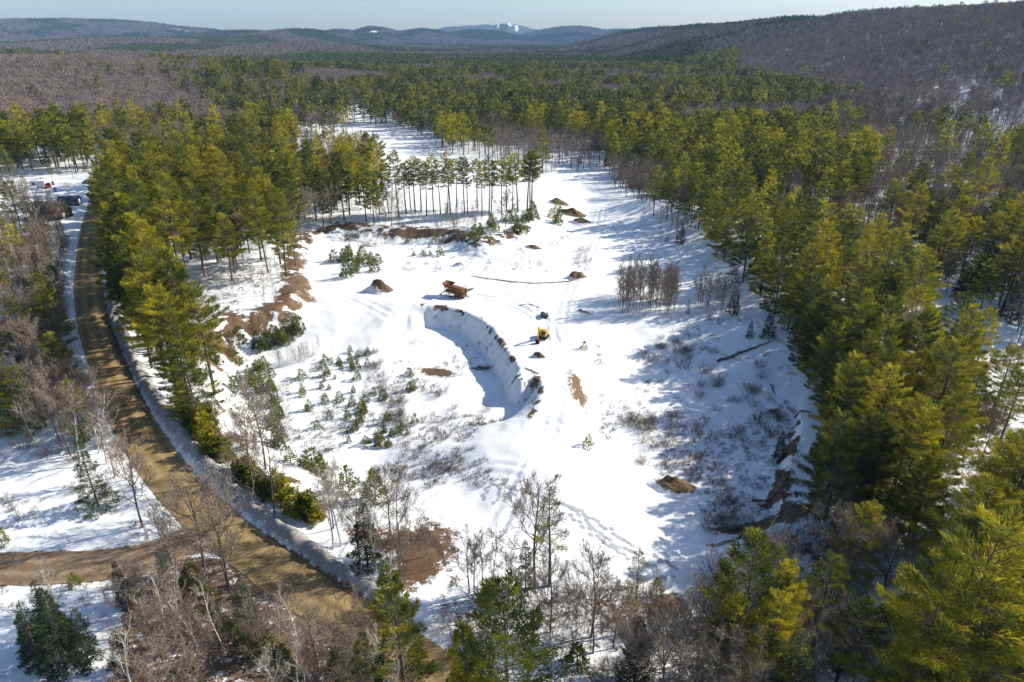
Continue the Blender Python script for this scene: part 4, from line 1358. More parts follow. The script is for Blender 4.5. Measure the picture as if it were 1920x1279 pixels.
mid_pine = [join_meshes('mid_pine', *pine_meshes('mp', 20, cb, 5.4 if cb < .1 else 4.8, 15, 42, .95, .32, 'pine', M['pine'], limbs=False, sides=5)) for cb in (.06, .26, .32, .45)]
mid_spruce = [join_meshes('mid_spruce', *pine_meshes('ms', 20, .05, 3.3, 16, 22, .8, .28, 'spruce', M['spruce'], limbs=False, sides=5)) for k in range(2)]
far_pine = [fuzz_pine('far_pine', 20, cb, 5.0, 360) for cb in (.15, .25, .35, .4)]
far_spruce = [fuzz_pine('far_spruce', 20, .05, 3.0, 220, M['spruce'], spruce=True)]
PN = [t for t in rest if t['kind'] in ('pine', 'spruce')]
pts = []; sc = []; ix = []
for t in PN:
    s = t['h'] / 20; pts.append((t['x'], t['y'], t['z'] - .1)); sc.append((s, s, s))
    ix.append((4 + rng.integers(2)) if t['kind'] == 'spruce' else (rng.integers(0, 2) if t['form'] == 'full' else rng.integers(1, 4)))
for k in ('pine', 'spruce'):
    for (x, y, z, h) in FAR[k]:
        s = h / 20; w_ = s * (.8 + .55 * rng.random()); pts.append((x, y, z - .2)); sc.append((w_, w_, s)); ix.append(6 + rng.integers(4) if k == 'pine' else 10)
scatter_object('pine_wood', pts, rng.random(len(pts)) * 6.28, sc, ix, mid_pine + mid_spruce + far_pine + far_spruce, 'dense mass of olive and dark conifers filling the valley beyond the pit', 'forest')
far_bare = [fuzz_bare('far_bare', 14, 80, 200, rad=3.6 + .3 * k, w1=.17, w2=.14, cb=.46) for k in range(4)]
mid_bare = [join_meshes('mid_bare', *b) for b in (bare_meshes('mb', 12, 11, .42, .75, sub=5, tw=3, twl=2, tww=.05), bare_meshes('mb', 12, 12, .38, .85, sub=5, tw=3, twl=2, tww=.05), bare_meshes('mb', 12, 10, .25, 1.05, M['birchbark'], M['birchtwig'], r=.008, sub=4, tw=3, twl=2, tww=.045))]
BN = [t for t in rest if t['kind'] in ('bare', 'birch', 'young')]
pts = []; sc = []; ix = []
for t in BN:
    s = t['h'] / 12; pts.append((t['x'], t['y'], t['z'] - .1)); sc.append((s, s, s)); ix.append(2 if t['kind'] != 'bare' else rng.integers(0, 2))
for (x, y, z, h) in FAR['bare']:
    s = h / 14; pts.append((x, y, z - .2)); w_ = s * (.85 + .5 * rng.random()); sc.append((w_, w_, s)); ix.append(3 + rng.integers(4))
scatter_object('bare_wood', pts, rng.random(len(pts)) * 6.28, sc, ix, mid_bare + far_bare, 'grey brown leafless woods covering the valley sides and ridge', 'forest')
US = [t for t in rest if t['kind'] in ('shrub', 'sapling')]
if US:
    pts = [(t['x'], t['y'], t['z']) for t in US]; sc = [t['h'] / BASEH[t['kind']] for t in US]; ix = [rng.integers(4) if t['kind'] == 'shrub' else 4 + rng.integers(4) for t in US]
    scatter_object('undergrowth', pts, rng.random(len(pts)) * 6.28, sc, ix, SHRUBS + SAPS, 'bare brush and little pines under the trees', 'undergrowth')
# far woods as patches
clumps = [clump('patch', 12, 13, s) for s in (0.05, 0.15, .5, .85, .95)]
pts = []; sc = []; ix = []; ro = []
for (y0, y1, sp, s0) in ((1320, 2600, 20, 1.0), (2600, 4300, 30, 1.35), (4300, 8200, 52, 2.0)):
    for y in np.arange(y0, y1, sp):
        hw = 0.82 * y + 60
        xs = np.arange(-hw, hw, sp); P = np.stack([xs, np.full(len(xs), y)], 1) + rng.uniform(-.5, .5, (len(xs), 2)) * sp
        z = H(P[:, 0], P[:, 1], False) if y0 > 2000 else H(P[:, 0], P[:, 1])
        pat = fbm(P[:, 0] / 330, P[:, 1] / 330, 51, 4) + 0.10 * ((P[:, 0] < 245 + 300) & (P[:, 0] > -700) & (y < 2600)) - 0.02
        pat = np.where((P[:, 0] > 300) & (P[:, 0] / P[:, 1] > .26), pat - .2, pat)
        pat = np.where((z > 78) & (P[:, 0] > 300) & (P[:, 0] / P[:, 1] < .40) & (y < 4600), pat + .32, pat)
        for i in range(len(P)):
            p = float(sstep(.47, .62, pat[i]))
            pts.append((P[i, 0], P[i, 1], z[i] - 1)); sc.append((s0, s0, 1.0 + .12 * (s0 - 1))); ix.append(int(np.clip(p * 4.99 + rng.normal() * .5, 0, 4)))
P = np.array(pts)
keep = np.ones(len(P), bool)
for (px, py, r) in [(335, 54, 40), (355, 53, 40), (705, 60, 30), (690, 62, 26), (905, 84, 40), (950, 84, 34), (1075, 80, 34)]:
    x, y = G(px, py); keep &= ((P[:, 0] - x) / (r * 2.0)) ** 2 + ((P[:, 1] - y) / (r * 3.6)) ** 2 > 1
pts = P[keep]; sc = np.array(sc)[keep]; ix = np.array(ix)[keep]
scatter_object('far_wood', pts, rng.random(len(pts)) * 6.28, sc, ix, clumps, 'far wooded hills with patches of dark conifers and bare trees', 'forest')
print('single', len(single), 'rest', len(rest), 'patches', len(pts))

# dry weeds poking through the snow
wm = [shrub_mesh('weed', .55 + .15 * k, 9, .7, M['weed'], w=.035, tw=3) for k in range(3)]
pts = []
for poly, n, thr in [([(400, 720), (600, 650), (780, 690), (960, 760), (900, 850), (800, 930), (560, 870), (430, 800)], 2800, .47), ([(1110, 640), (1480, 600), (1500, 900), (1420, 990), (1250, 930), (1130, 800)], 2400, .47), ([(700, 440), (1120, 440), (1100, 525), (760, 525)], 700, .5),
                     ([(780, 575), (900, 620), (930, 690), (760, 690), (690, 620)], 220, .5), ([(800, 870), (900, 930), (960, 900), (850, 850)], 160, .5), ([(-50, 860), (330, 960), (250, 1030), (-50, 1040)], 260, .5), ([(380, 560), (545, 530), (545, 585), (380, 640)], 300, .4), ([(-20, 1090), (240, 1090), (250, 1290), (-20, 1290)], 160, .5), ([(1850, 620), (1960, 640), (1960, 900)], 200, .4), ([(600, 225), (830, 265), (800, 285), (690, 280)], 160, .4)]:
    poly = np.array(poly, float); q = poly.min(0) + rng.random((n * 3, 2)) * (poly.max(0) - poly.min(0)); q = q[inside(q[:, 0], q[:, 1], poly)][:n]
    for a in q:
        x, y = inv(a[0], a[1], 2.0)
        if fbm(x / 7, y / 7, 81, 3) > thr: pts.append((x, y))
P = np.array(pts); Z = H(P[:, 0], P[:, 1])
dr, _, _ = seg_dist(P[:, 0], P[:, 1], W([(1000, 900), (1030, 800), (1040, 700), (1045, 600), (1000, 560)], 2)); keepw = dr > 6
P = P[keepw]; Z = Z[keepw]
scatter_object('dry_weeds', np.stack([P[:, 0], P[:, 1], Z], 1), rng.random(len(P)) * 6.28, .4 + .9 * rng.random(len(P)) ** 2.5, rng.integers(0, 3, len(P)), wm, 'dry brown weeds poking through the snow of the pit floor', 'weeds')
# ------------------------------------------------------------------ soil mounds
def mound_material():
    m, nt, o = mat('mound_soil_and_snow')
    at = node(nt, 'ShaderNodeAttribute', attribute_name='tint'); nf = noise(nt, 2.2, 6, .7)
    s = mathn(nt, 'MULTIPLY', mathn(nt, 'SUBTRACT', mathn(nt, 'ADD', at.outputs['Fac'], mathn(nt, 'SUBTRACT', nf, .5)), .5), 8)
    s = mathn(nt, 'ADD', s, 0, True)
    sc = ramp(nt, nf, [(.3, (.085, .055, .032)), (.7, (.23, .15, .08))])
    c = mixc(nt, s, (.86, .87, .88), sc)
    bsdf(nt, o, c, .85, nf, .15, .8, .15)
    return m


M['mound'] = mound_material()


def mound(px, py, a, b, h, rot, label, bare=.5, ridge=False, gap=0.0):
    """an elongated heap a x b metres, h high; the soil lies bare along its crest and sunny side"""
    x, y = G(px, py)
    g = Geo(); n, k = 34, 15
    c, s = math.cos(rot), math.sin(rot)
    V = []; T = []
    sd = rng.random() * 50
    for j in range(k):
        r = j / (k - 1)
        for i in range(n):
            t = 2 * math.pi * i / n
            u = r * math.cos(t); v = r * math.sin(t)
            nz = fbm(np.array([u * 2.6 + sd]), np.array([v * 2.6 + sd]), 91, 4)[0]
            q = r * (1 + .25 * (nz - .5))
            top = (1 - r ** 1.35) ** 1.25 * (.75 + 1.1 * (nz - .3)) if not ridge else max(0, (1 - abs(v) ** 1.1)) * math.sqrt(max(0, 1 - r * r)) * (.8 + .5 * nz) * (1 - .0 * u)
            lx = u * a * (1 + .3 * (nz - .5)); ly = v * b * (1 + .3 * (nz - .5))
            wx = x + lx * c - ly * s; wy = y + lx * s + ly * c
            V.append((wx - x, wy - y, float(H(wx, wy)) - float(H(x, y)) + h * top - .12 * (r > .95)))
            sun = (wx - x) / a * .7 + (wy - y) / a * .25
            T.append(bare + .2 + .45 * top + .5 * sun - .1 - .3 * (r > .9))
    V = np.array(V); i = np.arange(n); jn = (i + 1) % n
    F = np.vstack([np.stack([q * n + i, q * n + jn, (q + 1) * n + jn, (q + 1) * n + i], 1) for q in range(k - 1)])[:, ::-1]
    g.add(V, F[:, ::-1] if False else F, np.array(T))
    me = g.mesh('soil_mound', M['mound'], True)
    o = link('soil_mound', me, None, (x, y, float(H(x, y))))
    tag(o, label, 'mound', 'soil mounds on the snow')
    return o


mound(710, 545, 4.0, 2.6, 2.4, -.25, 'pointed soil mound with a snowy shaded flank beside the rusty screening machine', .35)
mound(1080, 520, 2.9, 1.7, 1.7, .2, 'grey brown soil mound at the right end of the low dark berm', .55)
mound(1046, 381, 4.2, 2.6, 1.7, 0, 'ochre topped soil mound, farthest of the three beside the lone pine', .6)
mound(1072, 402, 5.2, 2.8, 2.2, -.1, 'brown soil mound between the two other mounds beside the lone pine', .65)
mound(1086, 417, 4.4, 2.4, 1.6, .1, 'dark soil mound nearest the pit of the three by the lone pine', .45)
mound(1010, 668, 1.5, .9, 1.1, -.5, 'small soil mound on the snow in front of the yellow excavator', .55)
mound(1258, 912, 3.6, 2.2, 1.6, -.1, 'arched soil mound with a blue shaded snow face in the right field', .5)
mound(1246, 1138, 2.8, 1.7, 1.5, .0, 'snow heaped mound with a brown crest behind the foreground brush', .4)
mound(1000, 465, 2.6, 1.2, .9, .1, 'low grey mound on the snow below the pit rim bushes', .5)
mound(858, 499, 2.2, 1.3, .9, .1, 'low snow covered mound just behind the dark berm', .12)

# ------------------------------------------------------------------ the excavator
M['yellow'] = simple('worn_yellow_paint', (.42, .25, .025), (.60, .40, .05), 2.5, .5, .4)
M['darksteel'] = simple('dark_steel', (.03, .027, .025), (.075, .065, .055), 4, .6, .4)
M['rust'] = simple('rusty_steel', (.10, .045, .022), (.24, .11, .05), 3, .85)
M['redrust'] = simple('faded_red_steel', (.15, .055, .035), (.27, .12, .075), 2, .85)
M['ochre'] = simple('ochre_painted_steel', (.26, .15, .035), (.42, .27, .07), 3, .7)
M['rubber'] = simple('black_rubber', (.018, .018, .018), (.04, .038, .035), 5, .9)


def glass_mat():
    m, nt, o = mat('cab_glass'); bsdf(nt, o, (.03, .035, .04), .08, spec=.8); return m


M['glass'] = glass_mat()
x, y = G(1018, 634)
ex = empty('excavator', (x, y, float(H(x, y)) + .02), 0)
tag(ex, 'yellow tracked excavator with its boom folded down and bucket resting on snow', 'excavator')
# local +X is the way it faces; the tracks and house share the heading
face = math.atan2(-.93, -.36)
ex.rotation_euler = (0, 0, face); ex.scale = (.64, .64, .64)
for sy in (1, -1):
    b = Box()
    prof = [(-2.1, .42), (-1.85, .82), (1.85, .82), (2.1, .42), (1.85, .05), (-1.85, .05)]
    n = len(prof)
    V = [(p, sy * 1.15 - .32, q) for p, q in prof] + [(p, sy * 1.15 + .32, q) for p, q in prof]
    i = np.arange(n); j = (i + 1) % n
    b.add(V, np.stack([i, j, j + n, i + n], 1)); b.add(np.array(V)[:n], i[::-1][None]); b.add(np.array(V)[n:], i[None])
    for k in range(15):
        b.box((-1.85 + k * .264, sy * 1.15, .85), (.09, .66, .06)); b.box((-1.85 + k * .264, sy * 1.15, .03), (.09, .66, .05))
    tr = b.build('track', M['rubber'], ex)
    w = Box()
    for k in range(5):
        w.cyl((-1.6 + k * .8, sy * 1.15 - .36, .42), (-1.6 + k * .8, sy * 1.15 + .36, .42), .28 if k in (0, 4) else .2, 12)
    w.build('track_wheel', M['darksteel'], tr)
Box().box((0, 0, .55), (2.6, 1.6, .5)).cyl((0, 0, .8), (0, 0, 1.05), .75, 18).build('undercarriage', M['darksteel'], ex, .03)
hb = Box(); hb.box((-.35, 0, 1.2), (3.1, 2.5, .3)); hb.box((-1.15, 0, 1.85), (1.5, 2.45, 1.0)); hb.box((.35, -.75, 1.6), (1.5, .95, .6))
hs = hb.build('engine_house', M['yellow'], ex, .06)
Box().box((-2.05, 0, 1.7), (.5, 2.5, 1.05), taper=.92).build('counterweight', M['yellow'], ex, .1)
Box().cyl((-1.2, -.5, 2.3), (-1.2, -.5, 2.85), .07, 10).build('exhaust_pipe', M['darksteel'], hs)
cab = Box().box((.45, .78, 2.05), (1.6, .92, 1.65), taper=.93).box((.45, .78, 2.92), (1.6, .95, .08)).build('cab', M['yellow'], ex, .04)
for c, s in (((1.232, .78, 2.2), (.02, .74, 1.1)), ((.45, 1.235, 2.3), (1.2, .02, .8)), ((.45, .32, 2.3), (1.2, .02, .8)), ((-.335, .78, 2.35), (.02, .7, .6))):
    Box().box(c, s).build('window', M['glass'], cab)
A = [(.9, -.2, 1.5), (2.6, -.2, 4.2), (4.1, -.2, 4.75)]
bb = Box(); bb.bar(A[0], A[1], .48, .62); bb.bar(A[1], A[2], .44, .56); bb.cyl((2.6, -.46, 4.2), (2.6, .06, 4.2), .3, 12); bb.cyl((4.1, -.46, 4.75), (4.1, .06, 4.75), .22, 12)
bo = bb.build('boom', M['yellow'], ex, .03)
Box().cyl((1.35, -.55, 1.45), (2.2, -.55, 3.1), .11, 10).cyl((2.2, -.55, 3.1), (2.5, -.55, 3.75), .06, 8).cyl((1.35, .15, 1.45), (2.2, .15, 3.1), .11, 10).cyl((2.2, .15, 3.1), (2.5, .15, 3.75), .06, 8).build('hydraulic_ram', M['darksteel'], bo)
am = Box().bar((3.75, -.2, 5.1), (4.75, -.2, 1.35), .36, .5, .3).build('arm', M['yellow'], ex, .03)
Box().cyl((2.9, -.2, 4.85), (3.75, -.2, 5.1), .09, 10).build('hydraulic_ram', M['darksteel'], am)
bk = Box()
pr = [(4.95, 1.35), (4.35, 1.2), (3.95, .75), (4.0, .25), (4.45, .02), (5.0, .12)]
n = len(pr)
for sgn in (-.8, .4):
    bk.add([(p, sgn, q) for p, q in pr], [[0, 1, 2, 3], [0, 3, 4, 5]])
for k in range(n - 1):
    (p0, q0), (p1, q1) = pr[k], pr[k + 1]
    bk.add([(p0, -.8, q0), (p1, -.8, q1), (p1, .4, q1), (p0, .4, q0)], [[0, 1, 2, 3]])
    bk.add([(p0 + .05, -.78, q0 + .05), (p1 + .05, -.78, q1 + .05), (p1 + .05, .38, q1 + .05), (p0 + .05, .38, q0 + .05)], [[3, 2, 1, 0]])
for k in range(5):
    bk.box((5.1, -.7 + k * .25, .14), (.28, .1, .08))
bk.build('bucket', M['rust'], ex)

# ------------------------------------------------------------------ the rusty screening machine
x, y = G(855, 556)
sm = empty('screening_machine', (x, y, float(H(x, y))), math.atan2(-.36, .93))
sm.scale = (.76, .9, .95)
tag(sm, 'rusty brown gravel screening machine with a faded red hopper and ochre braces on the snow', 'machine')
fr = Box()
for sy in (-1.05, 1.05):
    fr.bar((-3.3, sy, 1.5), (3.3, sy, .75), .16, .26); fr.bar((-3.3, sy, 2.6), (3.1, sy, 1.9), .14, .2)
    for k in range(7):
        u = -3.2 + k * 1.03
        z0 = 1.5 - (u + 3.3) * .1136; z1 = 2.6 - (u + 3.3) * .109
        fr.bar((u, sy, z0), (u, sy, z1), .12)
        if k < 6:
            fr.bar((u, sy, z0 if k % 2 else z1), (u + 1.03, sy, (z1 if k % 2 else z0) - .11), .09)
for u in (-3.0, 0, 3.0):
    fr.bar((u, -1.05, 1.3 - u * .11), (u, 1.05, 1.3 - u * .11), .14)
fr.build('frame', M['ochre'], sm)
lg = []
for u, sy in ((-2.6, -1), (-2.6, 1), (.4, -1), (.4, 1)):
    Box().bar((u, sy * 1.05, 1.35), (u - .2, sy * 1.15, -.1), .15).box((u - .2, sy * 1.15, .03), (.5, .5, .08)).build('leg', M['ochre'], sm)
hp = Box()
q = [(-3.9, -1.5), (-.9, -1.5), (-.9, 1.5), (-3.9, 1.5)]; q2 = [(-3.1, -.8), (-1.5, -.8), (-1.5, .8), (-3.1, .8)]
zt = [3.5, 3.2, 3.2, 3.5]
V = [(*a, z) for a, z in zip(q, zt)] + [(*a, 2.3) for a in q2] + [(a[0] * .99, a[1] * .96, z - .02) for a, z in zip(q, zt)] + [(a[0], a[1] * .93, 2.34) for a in q2]
i = np.arange(4); j = (i + 1) % 4
hp.add(V, np.vstack([np.stack([i, j, j + 4, i + 4], 1), np.stack([i + 12, j + 12, j + 8, i + 8], 1), np.stack([i + 8, j + 8, j, i], 1)])); hp.add(np.array(V)[12:], [[0, 1, 2, 3]])
hp.build('hopper', M['redrust'], sm)
sc_ = Box().box((1.0, 0, 2.25), (4.0, 1.8, .5), Matrix.Rotation(.11, 3, 'Y')).box((1.1, 0, 1.6), (3.4, 1.5, .6), Matrix.Rotation(.11, 3, 'Y'))
for k in range(6): sc_.box((-.6 + k * .65, 0, 2.62 - k * .07), (.08, 1.9, .1))
sc_.build('screen_box', M['rust'], sm, .03)
Box().box((-.6, -.2, 1.35), (1.3, 1.1, 1.0)).cyl((-.6, -.85, 1.4), (-.6, -.7, 1.4), .5, 16).cyl((.4, -1.2, 1.3), (.4, -1.1, 1.3), .35, 14).build('engine', M['rust'], sm, .04)
for sy in (-1.0, 1.0):
    pl = Box().box((.1, sy, 1.45), (5.8, .06, .75), Matrix.Rotation(.11, 3, 'Y')).box((1.6, sy, .75), (2.6, .06, .9))
    for k in range(6): pl.box((-2.4 + k * .95, sy * 1.03, 1.72 - k * .1), (.1, .1, 1.0))
    pl.build('side_plate', M['rust'], sm)
Box().box((2.7, 0, .9), (1.3, 1.7, 1.3)).cyl((2.0, -1.05, .6), (2.0, -.9, .6), .45, 14).build('gearbox', M['rust'], sm, .05)
sg_ = Box()
for k in range(46):
    u = rng.uniform(-2.6, 3.2); v = rng.choice([-1, 1]) * rng.uniform(.7, 1.35); zz_ = rng.uniform(.1, 1.9)
    dv = rng.normal(size=3) * np.array([.9, .35, .5]); sg_.bar((u, v, zz_), (u + dv[0], v + dv[1], max(.05, zz_ + dv[2])), .05 + .06 * rng.random())
sg_.build('scrap_tangle', M['rust'], sm)
sg_ = Box()
for k in range(30):
    u = rng.uniform(-2.6, 3.2); v = rng.choice([-1, 1]) * rng.uniform(.6, 1.4); zz_ = rng.uniform(.1, 1.6)
    dv = rng.normal(size=3) * np.array([.8, .35, .6]); sg_.bar((u, v, zz_), (u + dv[0], v + dv[1], max(.05, zz_ + dv[2])), .05 + .05 * rng.random())
sg_.build('brace_tangle', M['ochre'], sm)
cv = Box().bar((2.2, .4, 1.5), (5.2, 1.1, 2.3), .7, .18).bar((2.6, .0, 1.3), (4.9, .8, 2.0), .1, .16); cv.cyl((5.2, .7, 2.3), (5.2, 1.5, 2.3), .16, 12)
cv.build('conveyor', M['darksteel'], sm, .02)
Box().bar((-3.2, .3, 1.2), (-5.1, .9, .35), .6, .16).bar((-3.2, .0, 1.0), (-5.0, .5, .25), .1, .14).build('conveyor', M['darksteel'], sm, .02)
for sy in (-1, 1):
    wv = Box().cyl((2.3, sy * .85, .55), (2.3, sy * 1.2, .55), .55, 20).build('wheel', M['rubber'], sm, .05)
    Box().cyl((2.3, sy * 1.19, .55), (2.3, sy * 1.23, .55), .28, 14).build('rim', M['ochre'], wv)
Box().box((3.2, 0, .5), (1.2, .25, .2)).bar((3.2, 0, .5), (4.7, 0, .25), .18).build('drawbar', M['rust'], sm)

# small scrap behind the excavator
x, y = G(1020, 595)
sp = empty('loader_bucket', (x, y, float(H(x, y))), .15)
tag(sp, 'dark grey steel bucket attachment lying on the snow behind the yellow excavator', 'bucket')
b = Box(); pr = [(-.6, .9), (.1, 1.0), (.55, .6), (.5, .1), (-.6, .02)]
for sgn in (-1.1, 1.1): b.add([(p, sgn, q) for p, q in pr], [[0, 1, 2, 3], [0, 3, 4, 4]][:1]); b.add([(p, sgn, q) for p, q in (pr[0], pr[3], pr[4])], [[0, 1, 2]])
for k in range(4):
    (p0, q0), (p1, q1) = pr[k], pr[k + 1]
    b.add([(p0, -1.1, q0), (p1, -1.1, q1), (p1, 1.1, q1), (p0, 1.1, q0)], [[0, 1, 2, 3]])
b.build('shell', M['darksteel'], sp)
Box().box((.7, -.5, .55), (.3, .18, .6)).box((.7, .5, .55), (.3, .18, .6)).bar((.6, 1.0, .2), (1.2, 1.7, .12), .3, .16).build('mount', M['darksteel'], sp)

# ------------------------------------------------------------------ fallen logs
def log(p0, p1, r, label, branches=5):
    a = GZ(*p0); b_ = GZ(*p1)
    k = 14; g = Geo(); L = []
    for i in range(k):
        t = i / (k - 1); q = a.lerp(b_, t); z = float(H(q.x, q.y)); L.append((q.x + rng.normal() * .08 - a.x, q.y + rng.normal() * .08 - a.y, z + r * (1 - .6 * t) * .8 + .1 - a.z))
    tube(g, L, r, r * .35, 8, .3)
    me = g.mesh('fallen_log', M['bark'], True); o = link('fallen_log', me, None, a)
    tag(o, label, 'log', 'fallen logs in the pit')
    if branches:
        g = Geo()
        for i in range(branches):
            q = np.array(L[3 + int(rng.random() * (k - 4))]); d = rng.normal(size=3); d[2] = abs(d[2]) * .6; d = unit(d) * (1 + rng.random() * 1.4)
            prisms(g, [q], [q + d], r * .35, .02, 4, .4); prisms(g, [q + d * .6], [q + d * .9 + rng.normal(size=3) * .4], r * .2, .015, 3, .4)
        link('branch', g.mesh('branch', M['bark']), o)


log((1345, 680), (1449, 640), .28, 'long fallen log lying aslant on the shaded snow by the right pines')
log((1086, 583), (1112, 590), .2, 'short dark fallen log left of the thin tree clump')
log((1488, 783), (1520, 774), .17, 'thin broken log on the shaded right bank below the pines', 3)
log((1445, 722), (1452, 742), .15, 'short dark stick of a log on the right snowy slope', 2)
log((1410, 940), (1462, 925), .18, 'forked fallen branch log on the sunlit edge of the right bank', 6)

# ------------------------------------------------------------------ the yard at the upper left
M['brownwall'] = simple('brown_boards', (.10, .06, .045), (.17, .11, .08), 3)
M['brownroof'] = simple('brown_roof', (.07, .05, .05), (.12, .09, .085), 4)
M['paleroof'] = simple('pale_green_roof', (.22, .28, .29), (.36, .42, .42), 1.5)
M['red'] = simple('red_paint', (.36, .025, .03), (.50, .05, .055), 2, .4, .5)
M['white'] = simple('white_paint', (.55, .55, .54), (.75, .75, .74), 2, .5)
M['navy'] = simple('dark_blue_grey_siding', (.045, .055, .10), (.08, .09, .14), 2, .6)
M['bluepaint'] = simple('blue_paint', (.06, .10, .24), (.12, .20, .38), 2, .4, .5)
M['yellowboard'] = simple('pale_yellow_board', (.50, .46, .25), (.62, .58, .34), 2)


def house(name, px, py, L, Wd, hw, hr, rz, wallm, r1, r2, label, cat):
    p = GZ(px, py); e = empty(name, (p.x, p.y, p.z - .1), rz)
    tag(e, label, cat)
    b = Box(); b.box((0, 0, hw / 2), (L, Wd, hw))
    for sx in (-1, 1):
        b.add([(sx * L / 2, -Wd / 2, hw), (sx * L / 2, Wd / 2, hw), (sx * L / 2, 0, hw + hr)], [[0, 1, 2]])
    b.build('wall', wallm, e)
    for sgn, m in ((-1, r1), (1, r2)):
        o = .35; sl = hr / (Wd / 2)
        P0 = (0, sgn * (Wd / 2 + o) / 2, hw + hr - sl * (Wd / 2 + o) / 2 + .08)
        Box().box(P0, (L + .8, math.hypot(Wd / 2 + o, sl * (Wd / 2 + o)), .12), Matrix.Rotation(-sgn * math.atan(sl), 3, 'X')).build('roof', m, e)
    for k in (-1, 1):
        f = Box().box((k * L * .25, -Wd / 2 - .03, hw * .55), (1.0, .06, .9)).build('window', M['white'], e)
        Box().box((k * L * .25, -Wd / 2 - .065, hw * .55), (.8, .03, .7)).build('pane', M['glass'], f)
    dd = Box().box((L / 2 + .03, 0, 1.0), (.06, .95, 2.0)).build('door', M['white'], e)
    Box().box((L / 2 + .09, .32, 1.0), (.06, .08, .08)).build('handle', M['darksteel'], dd)
    return e


house('cabin', 98, 408, 9.5, 7.0, 2.6, 2.6, -.25, M['brownwall'], M['brownroof'], M['paleroof'], 'brown cabin with a gabled roof half hidden by trees beside the upper road', 'cabin')
house('shed', 133, 384, 6.0, 3.6, 2.2, .9, .1, M['navy'], M['navy'], M['navy'], 'low dark blue grey shed on the snow behind the brown cabin', 'shed')


def truck(px, py, rz, body, label, name='truck', bed=True):
    p = GZ(px, py); e = empty(name, (p.x, p.y, p.z), rz); tag(e, label, name)
    b = Box(); b.box((0, 0, .75), (4.9, 1.9, .7)); bd = b.build('body', body, e, .12)
    Box().box((.3 if bed else 0, 0, 1.42), (1.9 if bed else 2.8, 1.75, .7), taper=.85).build('cab', body, e, .1)
    Box().box((.3 if bed else 0, 0, 1.44), (1.94 if bed else 2.84, 1.5, .42), taper=.9).box((.3 if bed else 0, 0, 1.44), (1.5, 1.79, .42), taper=.9).build('window', M['glass'], e)
    for sx in (-1.5, 1.5):
        for sy in (-1, 1):
            w = Box().cyl((sx, sy * .74, .38), (sx, sy * .98, .38), .38, 16).build('wheel', M['rubber'], e)
            Box().cyl((sx, sy * .975, .38), (sx, sy * 1.0, .38), .2, 12).build('rim', M['white'], w)
    for sy in (-.65, .65):
        Box().box((2.46, sy, .8), (.05, .35, .2)).build('headlight', M['white'], e)
    return e


truck(91, 352, 2.1, M['red'], 'red truck parked in the snowy yard at the upper left')
truck(168, 345, .2, M['bluepaint'], 'blue grey car parked at the yard entrance beside the tall pines', 'car', False)
p = GZ(74, 352); e = empty('trailer', (p.x, p.y, p.z), .15); tag(e, 'white box trailer parked just left of the red truck', 'trailer')
Box().box((0, 0, 1.65), (5.2, 2.2, 2.1)).build('body', M['white'], e, .06)
Box().box((-1.2, -1.12, 1.7), (1.0, .04, .9)).build('window', M['glass'], e)
for sy in (-1, 1): Box().cyl((.2, sy * .9, .36), (.2, sy * 1.12, .36), .36, 14).build('wheel', M['rubber'], e)
Box().bar((2.6, 0, .6), (3.8, 0, .5), .12).build('drawbar', M['darksteel'], e)
p = GZ(92, 366); e = empty('pallet_board', (p.x, p.y, p.z), .5); tag(e, 'pale yellow board leaning in the yard below the red truck', 'board')
bd = Box().box((0, 0, .95), (1.7, .08, 1.8), Matrix.Rotation(-.45, 3, 'X')).build('panel', M['yellowboard'], e, .01)
Box().bar((-.7, .75, 0), (-.7, .1, 1.3), .09).bar((.7, .75, 0), (.7, .1, 1.3), .09).build('prop', M['brownwall'], e)


def junk(px, py, m, sz, label, name):
    p = GZ(px, py); b = Box(); e = empty(name, (p.x, p.y, p.z), rng.random() * 3); tag(e, label, name.replace('_', ' '))
    Box().cyl((0, 0, 0), (0, 0, sz), sz * .36, 16).cyl((0, 0, sz * .3), (0, 0, sz * .35), sz * .38, 16).cyl((0, 0, sz * .65), (0, 0, sz * .7), sz * .38, 16).build('body', m, e)
    Box().cyl((0, 0, sz), (0, 0, sz * 1.05), sz * .3, 14).build('lid', M['darksteel'], e)


junk(104, 360, M['bluepaint'], 1.4, 'blue drum standing in the yard to the right of the red truck', 'drum')
junk(100, 347, M['rust'], 1.3, 'rusty drum standing right behind the red truck', 'drum')
junk(62, 349, M['darksteel'], 1.6, 'dark drum at the left of the white trailer', 'drum')

# the blue tarp by the road in the foreground
x, y = G(884, 1236)
g = Geo(); n = 26
u, v = np.meshgrid(np.linspace(-1, 1, n), np.linspace(-1, 1, n))
hh = np.maximum(0, 1 - np.abs(u) ** 3.5) * np.maximum(0, 1 - np.abs(v) ** 3.5)
zz = .95 * hh + .22 * (fbm(u * 3 + 9, v * 3 + 5, 3, 4) - .5) * hh
V = np.stack([(u * 1.1).ravel(), (v * .8).ravel(), zz.ravel() + .03], 1)
i = (np.arange(n - 1)[:, None] * n + np.arange(n - 1)[None]).ravel()
g.add(V, np.stack([i, i + 1, i + n + 1, i + n], 1))
M['tarp'] = simple('blue_tarp', (.012, .07, .20), (.02, .13, .34), 2.5, .35, .5)
o = link('tarp', g.mesh('tarp', M['tarp'], True), None, (x, y, float(H(x, y)))); o.rotation_euler = (0, 0, .3)
tag(o, 'bright blue tarp draped over a low heap among the foreground brush', 'tarp')

# ------------------------------------------------------------------ footprints and tracks pressed in the snow
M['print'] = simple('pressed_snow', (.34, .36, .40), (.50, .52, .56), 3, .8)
g = Geo()


